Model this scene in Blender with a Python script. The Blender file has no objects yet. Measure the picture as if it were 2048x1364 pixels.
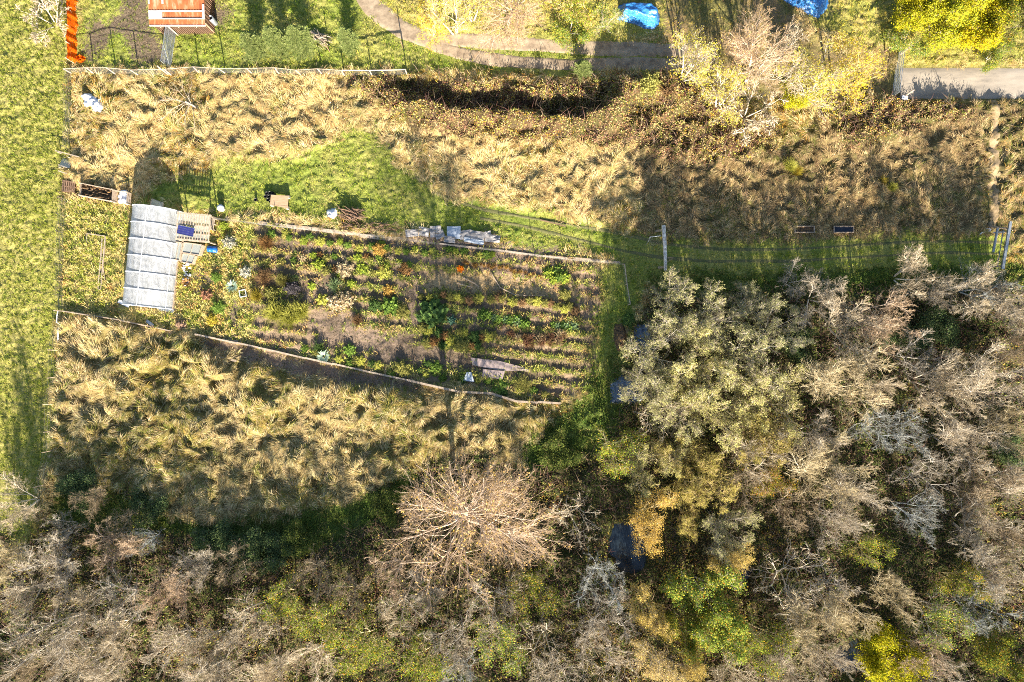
import bpy, math, random
import numpy as np
from mathutils import Vector
R = math.radians
scene = bpy.context.scene
COL = scene.collection
# ---------------------------------------------------------------- camera, light, exposure
MPP = 0.05                     # metres on the ground per pixel of the 2048 px wide photograph
CAMH = 68.27                   # 24 mm equivalent lens looking straight down
cam_d = bpy.data.cameras.new('camera'); cam_d.lens = 24; cam_d.sensor_width = 36; cam_d.sensor_fit = 'HORIZONTAL'
cam_d.clip_start = 0.5; cam_d.clip_end = 3000
cam = bpy.data.objects.new('camera', cam_d); cam.location = (0, 0, CAMH); COL.objects.link(cam); scene.camera = cam

SUN_EL = R(20.5)
SUN_TO = Vector((0.15, -0.989, 0)).normalized()        # horizontal direction towards the sun (world: x right, y up in the picture)
w = bpy.data.worlds.new('World'); scene.world = w; w.use_nodes = True
nt = w.node_tree; bg = nt.nodes['Background']
sky = nt.nodes.new('ShaderNodeTexSky'); sky.sky_type = 'NISHITA'; sky.sun_disc = False
sky.sun_elevation = SUN_EL; sky.sun_rotation = math.atan2(SUN_TO.x, SUN_TO.y)
nt.links.new(sky.outputs[0], bg.inputs[0]); bg.inputs[1].default_value = 0.058
sd = bpy.data.lights.new('sun', 'SUN'); sd.energy = 5.0; sd.angle = R(0.53); sd.color = (1.0, 0.89, 0.73)
so = bpy.data.objects.new('sun', sd); COL.objects.link(so)
so.rotation_euler = (-Vector((SUN_TO.x*math.cos(SUN_EL), SUN_TO.y*math.cos(SUN_EL), math.sin(SUN_EL)))).to_track_quat('-Z', 'Y').to_euler()
so.location = (0, -60, 60)
vs = scene.view_settings; vs.view_transform = 'Standard'; vs.look = 'None'; vs.gamma = 1; vs.use_curve_mapping = False
vs.exposure = 2.28
scene.cycles.use_denoising = False; scene.cycles.filter_width = 1.0; scene.cycles.sample_clamp_indirect = 4
scene.cycles.max_bounces = 6; scene.cycles.transparent_max_bounces = 12; scene.cycles.diffuse_bounces = 3

rng = np.random.default_rng(7)
random.seed(7)
# ---------------------------------------------------------------- helpers
def W(px, py, z=0.0):
    """ground point (or point at height z seen there) for photograph pixel px, py"""
    k = (CAMH - z)/CAMH*MPP
    return Vector(((px-1024)*k, (682-py)*k, z))
def Wn(px, py): return (np.asarray(px)-1024)*MPP, (682-np.asarray(py))*MPP
def PX(x, y): return x/MPP+1024, 682-y/MPP

_tab = np.random.default_rng(99).random((256, 256))
def vn(x, y, s=0):
    x = np.asarray(x)+s*17.31; y = np.asarray(y)+s*9.73
    ix = np.floor(x).astype(int); iy = np.floor(y).astype(int)
    fx = x-ix; fy = y-iy
    fx = fx*fx*fx*(fx*(fx*6-15)+10); fy = fy*fy*fy*(fy*(fy*6-15)+10)
    a = _tab[iy & 255, ix & 255]; b = _tab[iy & 255, (ix+1) & 255]
    c = _tab[(iy+1) & 255, ix & 255]; d = _tab[(iy+1) & 255, (ix+1) & 255]
    return (a*(1-fx)+b*fx)*(1-fy)+(c*(1-fx)+d*fx)*fy
def fbm(x, y, s=0, o=4):
    r = 0; a = .5; t = 0
    for i in range(o):
        r = r+a*vn(x*2**i, y*2**i, s+i*3); t += a; a *= .5
    return r/t
def sstep(a, b, x):
    t = np.clip((x-a)/(b-a), 0, 1); return t*t*(3-2*t)

def tag(o, label=None, cat=None, group=None, kind=None):
    if label: o['label'] = label
    if cat: o['category'] = cat
    if group: o['group'] = group
    if kind: o['kind'] = kind
    return o
def empty(name, loc=(0, 0, 0), label=None, cat=None, group=None, rz=0):
    o = bpy.data.objects.new(name, None); COL.objects.link(o); o.location = loc; o.rotation_euler = (0, 0, rz)
    o.empty_display_size = .2
    return tag(o, label, cat, group)
def link(name, me, parent=None):
    o = bpy.data.objects.new(name, me); COL.objects.link(o); o.parent = parent
    return o
def mesh(name, V, F, mat, col=None, smooth=False):
    """V (n,3) array, F (m,k) array of equal-sided faces (or a list of such arrays), col optional (n,3) linear colours"""
    me = bpy.data.meshes.new(name)
    V = np.asarray(V, dtype=np.float32)
    Fs = F if isinstance(F, list) else [F]
    Fs = [np.asarray(f, dtype=np.int32) for f in Fs if len(f)]
    me.vertices.add(len(V)); me.vertices.foreach_set('co', V.ravel())
    nl = sum(f.size for f in Fs); npg = sum(len(f) for f in Fs)
    me.loops.add(nl); me.loops.foreach_set('vertex_index', np.concatenate([f.ravel() for f in Fs]))
    me.polygons.add(npg)
    cnt = np.concatenate([np.full(len(f), f.shape[1], dtype=np.int32) for f in Fs])
    st = np.zeros(npg, dtype=np.int32); st[1:] = np.cumsum(cnt)[:-1]
    me.polygons.foreach_set('loop_start', st)
    if smooth: me.polygons.foreach_set('use_smooth', np.ones(npg, dtype=bool))
    me.update(calc_edges=True)
    if col is not None:
        a = me.color_attributes.new('Col', 'FLOAT_COLOR', 'POINT')
        c = np.ones((len(V), 4), dtype=np.float32); c[:, :3] = col
        a.data.foreach_set('color', c.ravel())
    me.materials.append(mat)
    return me

class MB:
    """collects primitives in world space; build() makes one mesh object with its origin at org"""
    def __init__(s): s.v = []; s.f = []
    def add(s, v, f):
        n = len(s.v); s.v += [tuple(p) for p in v]; s.f += [tuple(i+n for i in q) for q in f]; return s
    def beam(s, a, b, wd, ht, up=Vector((0, 0, 1)), bev=.0):
        a = Vector(a); b = Vector(b); d = (b-a).normalized()
        if abs(d.dot(up)) > .95: up = Vector((0, 1, 0))
        x = d.cross(up).normalized(); y = x.cross(d).normalized()
        x = x*wd/2; y = y*ht/2
        c = [a-x-y, a+x-y, a+x+y, a-x+y, b-x-y, b+x-y, b+x+y, b-x+y]
        return s.add(c, [(3, 2, 1, 0), (4, 5, 6, 7), (0, 1, 5, 4), (1, 2, 6, 5), (2, 3, 7, 6), (3, 0, 4, 7)])
    def box(s, c, sx, sy, sz, rz=0):
        c = Vector(c); u = Vector((math.cos(rz), math.sin(rz), 0))*sx/2; w_ = Vector((-math.sin(rz), math.cos(rz), 0))*sy/2; h = Vector((0, 0, sz))
        q = [c-u-w_, c+u-w_, c+u+w_, c-u+w_]
        return s.add(q+[p+h for p in q], [(3, 2, 1, 0), (4, 5, 6, 7), (0, 1, 5, 4), (1, 2, 6, 5), (2, 3, 7, 6), (3, 0, 4, 7)])
    def tube(s, pts, r, n=6, cap=True):
        pts = [Vector(p) for p in pts]; rs = r if isinstance(r, (list, tuple)) else [r]*len(pts)
        d0 = (pts[-1]-pts[0]).normalized(); ref = Vector((0, 0, 1)) if abs(d0.z) < .9 else Vector((0, 1, 0))
        v = []
        for i, p in enumerate(pts):
            t = (pts[min(i+1, len(pts)-1)]-pts[max(i-1, 0)])
            t = t.normalized() if t.length > 1e-6 else d0
            x = t.cross(ref).normalized(); y = x.cross(t)
            for k in range(n):
                a = 2*math.pi*k/n; v.append(p+(x*math.cos(a)+y*math.sin(a))*rs[i])
        f = []
        for i in range(len(pts)-1):
            for k in range(n):
                k2 = (k+1) % n; f.append((i*n+k, i*n+k2, (i+1)*n+k2, (i+1)*n+k))
        if cap: f += [tuple(range(n-1, -1, -1)), tuple((len(pts)-1)*n+k for k in range(n))]
        return s.add(v, f)
    def lathe(s, c, prof, n=20, axis=Vector((0, 0, 1))):
        """prof: list of (radius, height along axis)"""
        c = Vector(c); a = axis.normalized(); ref = Vector((1, 0, 0)) if abs(a.x) < .9 else Vector((0, 1, 0))
        x = a.cross(ref).normalized(); y = a.cross(x)
        v = []
        for r_, h in prof:
            for k in range(n):
                t = 2*math.pi*k/n; v.append(c+a*h+(x*math.cos(t)+y*math.sin(t))*r_)
        f = [(i*n+k, i*n+(k+1) % n, (i+1)*n+(k+1) % n, (i+1)*n+k) for i in range(len(prof)-1) for k in range(n)]
        return s.add(v, f)
    def build(s, name, mat, parent=None, org=None, smooth=False):
        if org is None: org = Vector(parent.location) if parent is not None else Vector((0, 0, 0))
        if parent is not None and parent.parent is not None: org = org
        me = bpy.data.meshes.new(name); o3 = Vector(org)
        me.from_pydata([tuple(Vector(p)-o3) for p in s.v], [], s.f); me.update()
        if smooth: me.polygons.foreach_set('use_smooth', np.ones(len(me.polygons), dtype=bool))
        me.materials.append(mat)
        o = link(name, me, parent)
        if parent is None: o.location = o3
        return o

# ---------------------------------------------------------------- materials
def newmat(name):
    m = bpy.data.materials.new(name); m.use_nodes = True
    n = m.node_tree.nodes; n.clear(); out = n.new('ShaderNodeOutputMaterial')
    return m, m.node_tree, out
def N(t, typ, **kw):
    n = t.nodes.new(typ)
    for k, v in kw.items(): setattr(n, k, v)
    return n
def ramp(t, stops):
    r = N(t, 'ShaderNodeValToRGB'); e = r.color_ramp.elements
    while len(e) < len(stops): e.new(.5)
    for i, (p, c) in enumerate(stops):
        e[i].position = p; e[i].color = (*c, 1)
    return r
def foliage_surface(t, out, colsock, transl=.3):
    d = N(t, 'ShaderNodeBsdfDiffuse'); tr = N(t, 'ShaderNodeBsdfTranslucent'); mx = N(t, 'ShaderNodeMixShader')
    t.links.new(colsock, d.inputs['Color']); t.links.new(colsock, tr.inputs['Color']); mx.inputs[0].default_value = transl
    t.links.new(d.outputs[0], mx.inputs[1]); t.links.new(tr.outputs[0], mx.inputs[2]); t.links.new(mx.outputs[0], out.inputs[0])
def mat_attr(name, transl=.3):
    m, t, out = newmat(name); a = N(t, 'ShaderNodeVertexColor'); a.layer_name = 'Col'
    foliage_surface(t, out, a.outputs[0], transl); return m
def mat_island(name, stops, transl=.3, objcol=True):
    """colour picked per leaf or twig (random per island), tinted by the object's own colour"""
    m, t, out = newmat(name); g = N(t, 'ShaderNodeNewGeometry'); r = ramp(t, stops)
    t.links.new(g.outputs['Random Per Island'], r.inputs[0]); c = r.outputs[0]
    if objcol:
        oi = N(t, 'ShaderNodeObjectInfo'); mx = N(t, 'ShaderNodeMix', data_type='RGBA', blend_type='MULTIPLY'); mx.inputs[0].default_value = 1
        t.links.new(c, mx.inputs[6]); t.links.new(oi.outputs['Color'], mx.inputs[7]); c = mx.outputs[2]
    if transl > 0: foliage_surface(t, out, c, transl)
    else:
        b = N(t, 'ShaderNodeBsdfPrincipled'); b.inputs['Roughness'].default_value = .85; b.inputs['Specular IOR Level'].default_value = .2
        t.links.new(c, b.inputs['Base Color']); t.links.new(b.outputs[0], out.inputs[0])
    return m
def mat_hard(name, c1, c2=None, scale=3, rough=.7, metal=0, bump=.0, stretch=(1, 1, 1), spec=.4, detail=6, c3=None):
    m, t, out = newmat(name); b = N(t, 'ShaderNodeBsdfPrincipled')
    b.inputs['Roughness'].default_value = rough; b.inputs['Metallic'].default_value = metal; b.inputs['Specular IOR Level'].default_value = spec
    tc = N(t, 'ShaderNodeTexCoord'); mp = N(t, 'ShaderNodeMapping'); mp.inputs['Scale'].default_value = stretch
    nz = N(t, 'ShaderNodeTexNoise'); nz.inputs['Scale'].default_value = scale; nz.inputs['Detail'].default_value = detail; nz.inputs['Roughness'].default_value = .65
    t.links.new(tc.outputs['Object'], mp.inputs[0]); t.links.new(mp.outputs[0], nz.inputs['Vector'])
    c2 = c2 or tuple(x*.7 for x in c1)
    st = [(.35, c2), (.62, c1)] if c3 is None else [(.33, c2), (.52, c1), (.68, c3)]
    r = ramp(t, st); t.links.new(nz.outputs[0], r.inputs[0]); t.links.new(r.outputs[0], b.inputs['Base Color'])
    if bump:
        bp = N(t, 'ShaderNodeBump'); bp.inputs['Strength'].default_value = bump; bp.inputs['Distance'].default_value = .05
        t.links.new(nz.outputs[0], bp.inputs['Height']); t.links.new(bp.outputs[0], b.inputs['Normal'])
    t.links.new(b.outputs[0], out.inputs[0]); return m

M = {}
M['blade'] = mat_attr('grass_blade', .35)
M['leaf'] = mat_attr('ground_leaf', .3)
def ground_mat():
    m, t, out = newmat('ground_soil'); a = N(t, 'ShaderNodeVertexColor'); a.layer_name = 'Col'
    b = N(t, 'ShaderNodeBsdfPrincipled'); b.inputs['Roughness'].default_value = 1; b.inputs['Specular IOR Level'].default_value = .1
    tc = N(t, 'ShaderNodeTexCoord'); nz = N(t, 'ShaderNodeTexNoise'); nz.inputs['Scale'].default_value = 5; nz.inputs['Detail'].default_value = 9; nz.inputs['Roughness'].default_value = .72
    t.links.new(tc.outputs['Object'], nz.inputs['Vector'])
    r = ramp(t, [(.3, (.55, .55, .55)), (.7, (1.4, 1.4, 1.4))]); t.links.new(nz.outputs[0], r.inputs[0])
    mx = N(t, 'ShaderNodeMix', data_type='RGBA', blend_type='MULTIPLY'); mx.inputs[0].default_value = 1
    t.links.new(a.outputs[0], mx.inputs[6]); t.links.new(r.outputs[0], mx.inputs[7]); t.links.new(mx.outputs[2], b.inputs['Base Color'])
    bp = N(t, 'ShaderNodeBump'); bp.inputs['Strength'].default_value = .9; bp.inputs['Distance'].default_value = .12
    t.links.new(nz.outputs[0], bp.inputs['Height']); t.links.new(bp.outputs[0], b.inputs['Normal'])
    t.links.new(b.outputs[0], out.inputs[0]); return m
M['ground'] = ground_mat()
M['track'] = mat_hard('track_gravel', (.28, .22, .155), (.16, .12, .085), 1.1, 1, bump=.9, spec=.1, detail=12, c3=(.35, .28, .20))
M['rut'] = mat_hard('rut_earth', (.15, .14, .065), (.10, .11, .04), 1.6, 1, bump=.8, spec=.1, detail=10)
M['concrete'] = mat_hard('road_concrete', (.31, .27, .22), (.19, .17, .145), .45, .95, bump=.25, spec=.2, stretch=(.5, 2, 1), detail=12, c3=(.36, .315, .26))
M['water'] = mat_hard('pond_water', (.012, .02, .03), (.018, .028, .038), .8, .12, spec=.5)
M['wood'] = mat_hard('weathered_wood', (.42, .34, .26), (.20, .15, .11), 5, .85, bump=.4, stretch=(6, 1, 6), spec=.2)
M['wood_pale'] = mat_hard('pale_wood', (.42, .35, .27), (.26, .205, .155), 5, .8, bump=.3, spec=.2)
M['wood_dark'] = mat_hard('old_dark_wood', (.24, .15, .10), (.10, .065, .045), 4, .9, bump=.4, spec=.2)
M['plank'] = mat_hard('shed_plank', (.27, .165, .11), (.14, .085, .055), 3, .85, bump=.3, spec=.2, stretch=(4, 4, .6))
M['rust'] = mat_hard('rusty_iron', (.36, .115, .042), (.22, .062, .024), 1.5, .8, bump=.15, spec=.25, stretch=(1.6, .5, 1), c3=(.46, .27, .17))
M['galv'] = mat_hard('galvanised_metal', (.36, .39, .42), (.24, .27, .30), 6, .45, .6, spec=.5)
M['zinc'] = mat_hard('bare_zinc', (.62, .62, .62), (.46, .46, .46), 3, .5, .2, spec=.5)
M['wire'] = mat_hard('fence_wire', (.26, .25, .24), (.18, .17, .16), 9, .6, .2)
M['post'] = mat_hard('fence_post', (.50, .40, .30), (.28, .21, .15), 5, .9, spec=.2)
M['steel'] = mat_hard('dark_steel_post', (.12, .11, .10), (.07, .06, .05), 8, .7, .3)
M['white'] = mat_hard('white_plastic', (.70, .72, .76), (.5, .53, .60), 6, .5, bump=.5)
M['bluebarrel'] = mat_hard('blue_plastic', (.008, .11, .42), (.006, .08, .32), 4, .35, spec=.5)
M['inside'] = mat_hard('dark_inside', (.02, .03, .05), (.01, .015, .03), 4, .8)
M['orange'] = mat_island('orange_netting', [(0, (.75, .10, .004)), (.5, (.85, .15, .008)), (1, (.6, .06, .003))], .4, False)
def tarp_mat(name, c1, c2, rough=.35, sc=2.2):
    m, t, out = newmat(name); b = N(t, 'ShaderNodeBsdfPrincipled'); b.inputs['Roughness'].default_value = rough
    tc = N(t, 'ShaderNodeTexCoord'); nz = N(t, 'ShaderNodeTexNoise'); nz.inputs['Scale'].default_value = sc; nz.inputs['Detail'].default_value = 5; nz.inputs['Distortion'].default_value = 1.6
    t.links.new(tc.outputs['Object'], nz.inputs['Vector'])
    r = ramp(t, [(.35, c2), (.65, c1)]); t.links.new(nz.outputs[0], r.inputs[0]); t.links.new(r.outputs[0], b.inputs['Base Color'])
    bp = N(t, 'ShaderNodeBump'); bp.inputs['Strength'].default_value = .8; bp.inputs['Distance'].default_value = .15
    t.links.new(nz.outputs[0], bp.inputs['Height']); t.links.new(bp.outputs[0], b.inputs['Normal']); t.links.new(b.outputs[0], out.inputs[0]); return m
M['tarp_blue'] = tarp_mat('blue_tarpaulin', (.03, .17, .44), (.018, .11, .33))
M['tarp_dark'] = tarp_mat('slate_tarpaulin', (.10, .14, .20), (.05, .075, .12))
def poly_mat():
    m, t, out = newmat('polythene_cover')
    b = N(t, 'ShaderNodeBsdfPrincipled'); b.inputs['Roughness'].default_value = .32; b.inputs['Specular IOR Level'].default_value = .6
    tc = N(t, 'ShaderNodeTexCoord'); mp = N(t, 'ShaderNodeMapping'); mp.inputs['Scale'].default_value = (3.4, .8, 1); mp.inputs['Rotation'].default_value = (0, 0, .75)
    nz = N(t, 'ShaderNodeTexNoise'); nz.inputs['Scale'].default_value = 1.0; nz.inputs['Detail'].default_value = 8; nz.inputs['Roughness'].default_value = .7; nz.inputs['Distortion'].default_value = .6
    t.links.new(tc.outputs['Object'], mp.inputs[0]); t.links.new(mp.outputs[0], nz.inputs['Vector'])
    r = ramp(t, [(.3, (.46, .49, .53)), (.7, (.68, .71, .75))]); t.links.new(nz.outputs[0], r.inputs[0]); t.links.new(r.outputs[0], b.inputs['Base Color'])
    bp = N(t, 'ShaderNodeBump'); bp.inputs['Strength'].default_value = .9; bp.inputs['Distance'].default_value = .16
    t.links.new(nz.outputs[0], bp.inputs['Height']); t.links.new(bp.outputs[0], b.inputs['Normal'])
    tl = N(t, 'ShaderNodeBsdfTranslucent'); tl.inputs[0].default_value = (.6, .64, .7, 1)
    tp = N(t, 'ShaderNodeBsdfTransparent'); tp.inputs[0].default_value = (.93, .95, .97, 1)
    m1 = N(t, 'ShaderNodeMixShader'); m1.inputs[0].default_value = .40; m2 = N(t, 'ShaderNodeMixShader')
    t.links.new(b.outputs[0], m1.inputs[1]); t.links.new(tl.outputs[0], m1.inputs[2])
    r2 = ramp(t, [(.35, (.32, .32, .32)), (.7, (.08, .08, .08))]); t.links.new(nz.outputs[0], r2.inputs[0]); t.links.new(r2.outputs[0], m2.inputs[0])
    t.links.new(m1.outputs[0], m2.inputs[1]); t.links.new(tp.outputs[0], m2.inputs[2]); t.links.new(m2.outputs[0], out.inputs[0]); return m
M['poly'] = poly_mat()
def glass_mat(name, tint, alpha):
    m, t, out = newmat(name); b = N(t, 'ShaderNodeBsdfPrincipled'); b.inputs['Roughness'].default_value = .15; b.inputs['Base Color'].default_value = (*tint, 1)
    tp = N(t, 'ShaderNodeBsdfTransparent'); mx = N(t, 'ShaderNodeMixShader'); mx.inputs[0].default_value = alpha
    t.links.new(b.outputs[0], mx.inputs[1]); t.links.new(tp.outputs[0], mx.inputs[2]); t.links.new(mx.outputs[0], out.inputs[0]); return m
M['glass'] = glass_mat('dusty_glass', (.55, .60, .58), .55)
M['solar'] = mat_hard('solar_cells', (.03, .035, .16), (.02, .022, .11), 3, .25, spec=.6)
M['card'] = mat_hard('old_newsprint', (.36, .345, .34), (.17, .16, .155), 2.5, .9, bump=.5, spec=.1)
M['ply'] = mat_hard('plywood', (.40, .28, .18), (.30, .2, .12), 2, .8, spec=.2, stretch=(1, 5, 1))
M['sheetpale'] = mat_hard('pale_sheet', (.40, .45, .51), (.28, .33, .39), 2, .6)
M['compost'] = mat_hard('compost', (.10, .07, .045), (.03, .022, .018), 7, 1, bump=1, spec=.1, c3=(.28, .15, .04))
M['blackpot'] = mat_hard('black_pot', (.03, .03, .032), (.02, .02, .02), 4, .5)
M['cardboard'] = mat_hard('brown_felt', (.34, .27, .25), (.25, .2, .19), 3, .95, spec=.1)
# ---------------------------------------------------------------- what grows where (cover map in photograph pixels, 2 px cells)
PAST, LAWN, DRY, BRAM, GARD, WOOD, SOIL, LITTER, YARD, ROUGH, WEEDY, LUSH, MUD, BARE, MEAD = range(15)
GX0, GY0, GX1, GY1 = -320, -220, 2370, 1590
gw, gh = (GX1-GX0)//2, (GY1-GY0)//2
lab = np.full((gh, gw), DRY, dtype=np.int8)
cx_, cy_ = np.meshgrid(GX0+1+2*np.arange(gw), GY0+1+2*np.arange(gh))
def inpoly(px, py, pts):
    r = np.zeros(px.shape, bool); n = len(pts)
    for i in range(n):
        x0, y0 = pts[i]; x1, y1 = pts[(i+1) % n]
        if y0 == y1: continue
        c = ((y0 > py) != (y1 > py)) & (px < (x1-x0)*(py-y0)/(y1-y0)+x0)
        r ^= c
    return r
def paint(k, *polys):
    for p in polys:
        xs = [q[0] for q in p]; ys = [q[1] for q in p]
        i0 = max(0, int((min(xs)-GX0)//2-1)); i1 = min(gw, int((max(xs)-GX0)//2+2)); j0 = max(0, int((min(ys)-GY0)//2-1)); j1 = min(gh, int((max(ys)-GY0)//2+2))
        sub = lab[j0:j1, i0:i1]; sub[inpoly(cx_[j0:j1, i0:i1], cy_[j0:j1, i0:i1], p)] = k
L = -320; T = -220; Rr = 2370; Bb = 1590
paint(ROUGH, [(1270, 310), (1400, 290), (1500, 300), (1640, 260), (1800, 205), (Rr, 200), (Rr, 500), (1270, 490)])
paint(LAWN, [(150, T), (740, T), (740, 0), (800, 62), (900, 112), (1010, 128), (1200, 140), (1200, 150), (820, 145), (700, 142), (350, 146), (150, 138)],
      [(395, 335), (480, 318), (600, 318), (660, 290), (700, 240), (760, 255), (790, 330), (840, 350), (880, 395), (960, 405), (1100, 428), (1240, 458), (1420, 485), (1800, 468), (2010, 468), (2010, 525), (1700, 545), (1400, 555), (1290, 570), (1262, 640), (1250, 800), (1190, 800), (1160, 700), (1200, 540), (1240, 520), (900, 470), (640, 440), (430, 430), (265, 408), (270, 385)])
paint(BRAM, [(690, 158), (830, 160), (960, 172), (1240, 158), (1340, 140), (1420, 200), (1560, 260), (1500, 320), (1380, 325), (1250, 290), (1100, 288), (960, 275), (860, 262), (780, 230)],
      [(1640, 230), (1780, 190), (1900, 200), (1950, 230), (1700, 300)])
paint(LAWN, [(760, 20), (860, 68), (1000, 72), (1330, 85), (1330, 140), (1000, 140), (850, 100)])
paint(LITTER, [(1320, T), (1560, T), (1600, 60), (1690, 100), (1775, 100), (1785, 190), (1500, 210), (1335, 150), (1330, 60)])
paint(YARD, [(700, T), (1320, T), (1330, 70), (1210, 84), (1000, 86), (880, 76), (800, 40), (745, 0)], [(1540, T), (Rr, T), (Rr, 134), (1800, 134), (1776, 92), (1690, 90), (1620, 55)])
paint(PAST, [(L, T), (142, T), (146, 128), (140, 300), (130, 410), (126, 620), (118, 700), (108, 900), (100, 1040), (60, 1075), (L, 1090)])
paint(MUD, [(254, T), (300, T), (306, 60), (330, 90), (342, 130), (280, 135), (262, 90), (240, 60)], [(172, 62), (190, 40), (212, 50), (240, 6), (262, -20), (236, 62), (196, 105), (176, 132)],
      [(400, 6), (425, 0), (470, 30), (450, 50), (430, 52)])
paint(MEAD, [(128, 630), (360, 672), (520, 722), (840, 780), (1120, 815), (1100, 960), (60, 1080), (108, 900)])
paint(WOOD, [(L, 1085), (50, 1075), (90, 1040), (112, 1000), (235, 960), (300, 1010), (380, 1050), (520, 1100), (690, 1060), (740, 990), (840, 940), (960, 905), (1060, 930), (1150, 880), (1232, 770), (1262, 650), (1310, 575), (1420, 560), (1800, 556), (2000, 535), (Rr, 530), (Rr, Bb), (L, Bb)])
paint(LUSH, [(1150, 800), (1230, 700), (1255, 800), (1200, 900), (1060, 930), (1040, 900)], [(1290, 560), (1420, 545), (1800, 540), (2000, 520), (Rr, 520), (Rr, 560), (1800, 575), (1320, 590)],
      [(120, 955), (240, 985), (390, 1050), (690, 1010), (830, 940), (850, 960), (700, 1070), (520, 1110), (380, 1075), (110, 1040)])
paint(WEEDY, [(128, 402), (262, 412), (262, 620), (350, 626), (362, 662), (128, 622)], [(390, 440), (520, 450), (540, 690), (365, 656), (350, 600), (362, 500)])
paint(GARD, [(500, 450), (640, 458), (900, 484), (1200, 522), (1196, 600), (1185, 740), (1140, 800), (1110, 800), (820, 752), (500, 684)])
paint(SOIL, [(400, 668), (560, 700), (700, 735), (830, 762), (838, 788), (700, 774), (520, 732), (400, 702)], [(560, 484), (700, 505), (690, 520), (560, 505)],
      [(640, 655), (820, 668), (830, 690), (930, 705), (1050, 730), (1040, 745), (900, 735), (700, 712), (640, 690)], [(560, 445), (830, 478), (900, 490), (1130, 518), (1130, 530), (900, 506), (560, 462)],
      [(600, 560), (680, 565), (680, 600), (600, 600)], [(610, 625), (720, 625), (715, 655), (610, 652)], [(815, 570), (840, 570), (840, 660), (815, 660)], [(770, 470), (990, 470), (990, 488), (1130, 500), (1130, 512), (770, 485)],
      [(470, 600), (490, 600), (480, 660), (460, 655)], [(385, 560), (400, 540), (420, 560), (400, 600)])
paint(BARE, [(850, 545), (1000, 548), (1170, 585), (1170, 603), (1040, 592), (850, 578)], [(1230, 650), (1248, 648), (1252, 690), (1238, 702), (1228, 685)])

_jr = np.random.default_rng(12)
def covers(px, py, warp=9):
    n1 = fbm(px/45., py/45., 5, 3)-.5; n2 = fbm(px/45., py/45., 25, 3)-.5
    j6 = 6*(_jr.normal(size=(2,)+np.shape(px)))
    i = ((px+n1*warp*3+j6[0]-GX0)/2).astype(int); j = ((py+n2*warp*3+j6[1]-GY0)/2).astype(int)
    return lab[np.clip(j, 0, gh-1), np.clip(i, 0, gw-1)]
def soft(mask, r):
    """box-blurred mask"""
    a = mask.astype(np.float32)
    for _ in range(2):
        for ax in (0, 1):
            c = np.cumsum(np.concatenate([np.repeat(a.take([0], ax), r+1, ax), a, np.repeat(a.take([-1], ax), r, ax)], ax), ax)
            n = a.shape[ax]
            a = (c.take(range(2*r+1, 2*r+1+n), ax)-c.take(range(n), ax))/(2*r+1)
    return a
def samp(img, px, py):
    x = np.clip((px-GX0-1)/2, 0, gw-1.001); y = np.clip((py-GY0-1)/2, 0, gh-1.001)
    i = x.astype(int); j = y.astype(int); fx = x-i; fy = y-j
    return (img[j, i]*(1-fx)+img[j, i+1]*fx)*(1-fy)+(img[j+1, i]*(1-fx)+img[j+1, i+1]*fx)*fy

def polydist(px, py, pts):
    """distance in pixels to a polyline, and the position along it (0..1)"""
    best = np.full(np.shape(px), 1e9); tt = np.zeros(np.shape(px)); n = len(pts)-1
    for i in range(n):
        x0, y0 = pts[i]; x1, y1 = pts[i+1]; dx, dy = x1-x0, y1-y0
        t = np.clip(((px-x0)*dx+(py-y0)*dy)/(dx*dx+dy*dy), 0, 1)
        d = np.hypot(px-x0-t*dx, py-y0-t*dy); m = d < best
        best = np.where(m, d, best); tt = np.where(m, (i+t)/n, tt)
    return best, tt
PONDS = [[(1215, 1050), (1262, 1045), (1300, 1090), (1290, 1145), (1235, 1150), (1218, 1100)], [(1462, 1118), (1502, 1120), (1505, 1170), (1470, 1170)],
         [(1665, 1290), (1740, 1270), (1745, 1310), (1715, 1345), (1690, 1364), (1665, 1320)], [(1395, 1075), (1420, 1075), (1420, 1110), (1395, 1105)], [(1095, 1262), (1120, 1258), (1128, 1290), (1102, 1296)]]
TRACK = [(700, -60), (740, 10), (800, 62), (880, 92), (980, 112), (1100, 118), (1220, 112), (1330, 104), (1420, 112)]
LANES = [([(690, -80), (740, 10), (800, 60), (880, 90)], 1.0), ([(862, 88), (930, 109), (1010, 123), (1110, 130), (1220, 128), (1330, 126), (1420, 128)], .66), ([(850, 78), (940, 80), (1020, 88), (1120, 95), (1220, 97), (1330, 98), (1430, 106)], .72)]
ROAD = [(1800, 166), (2100, 168)]
# bumps (metres of real relief) on the 2 px grid
wx, wy = Wn(cx_, cy_)
amp = {PAST: .10, LAWN: .09, DRY: .55, BRAM: 1.0, GARD: .16, WOOD: .75, SOIL: .12, LITTER: .12, YARD: .18, ROUGH: .7, MEAD: .8, WEEDY: .22, LUSH: .35, MUD: .06, BARE: .12}
A = np.zeros((gh, gw), np.float32)
for k, a in amp.items(): A[lab == k] = a
A = soft(A, 5)
q1 = fbm(wx*.5, wy*.5, 40, 2)*2.2; q2 = fbm(wx*.5, wy*.5, 50, 2)*2.2
t1 = fbm(wx*.85+q1, wy*1.0+q2, 1, 3); t2 = 1-np.abs(2*fbm(wx*.62+q2, wy*.75+q1, 2, 2)-1)
t3 = vn(wx*2.3+q1, wy*2.3+q2, 3)
low = fbm(wx*.09, wy*.09, 8, 2)
HT = A*(sstep(.30, .72, t1)*.62+sstep(.55, 1., t2)*.36+.22*t3)
md = soft(lab == MEAD, 6); HT += md*.55*sstep(.42, .66, fbm(wx*.42+q2*.5, wy*.5+q1*.5, 17, 2))
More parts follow.
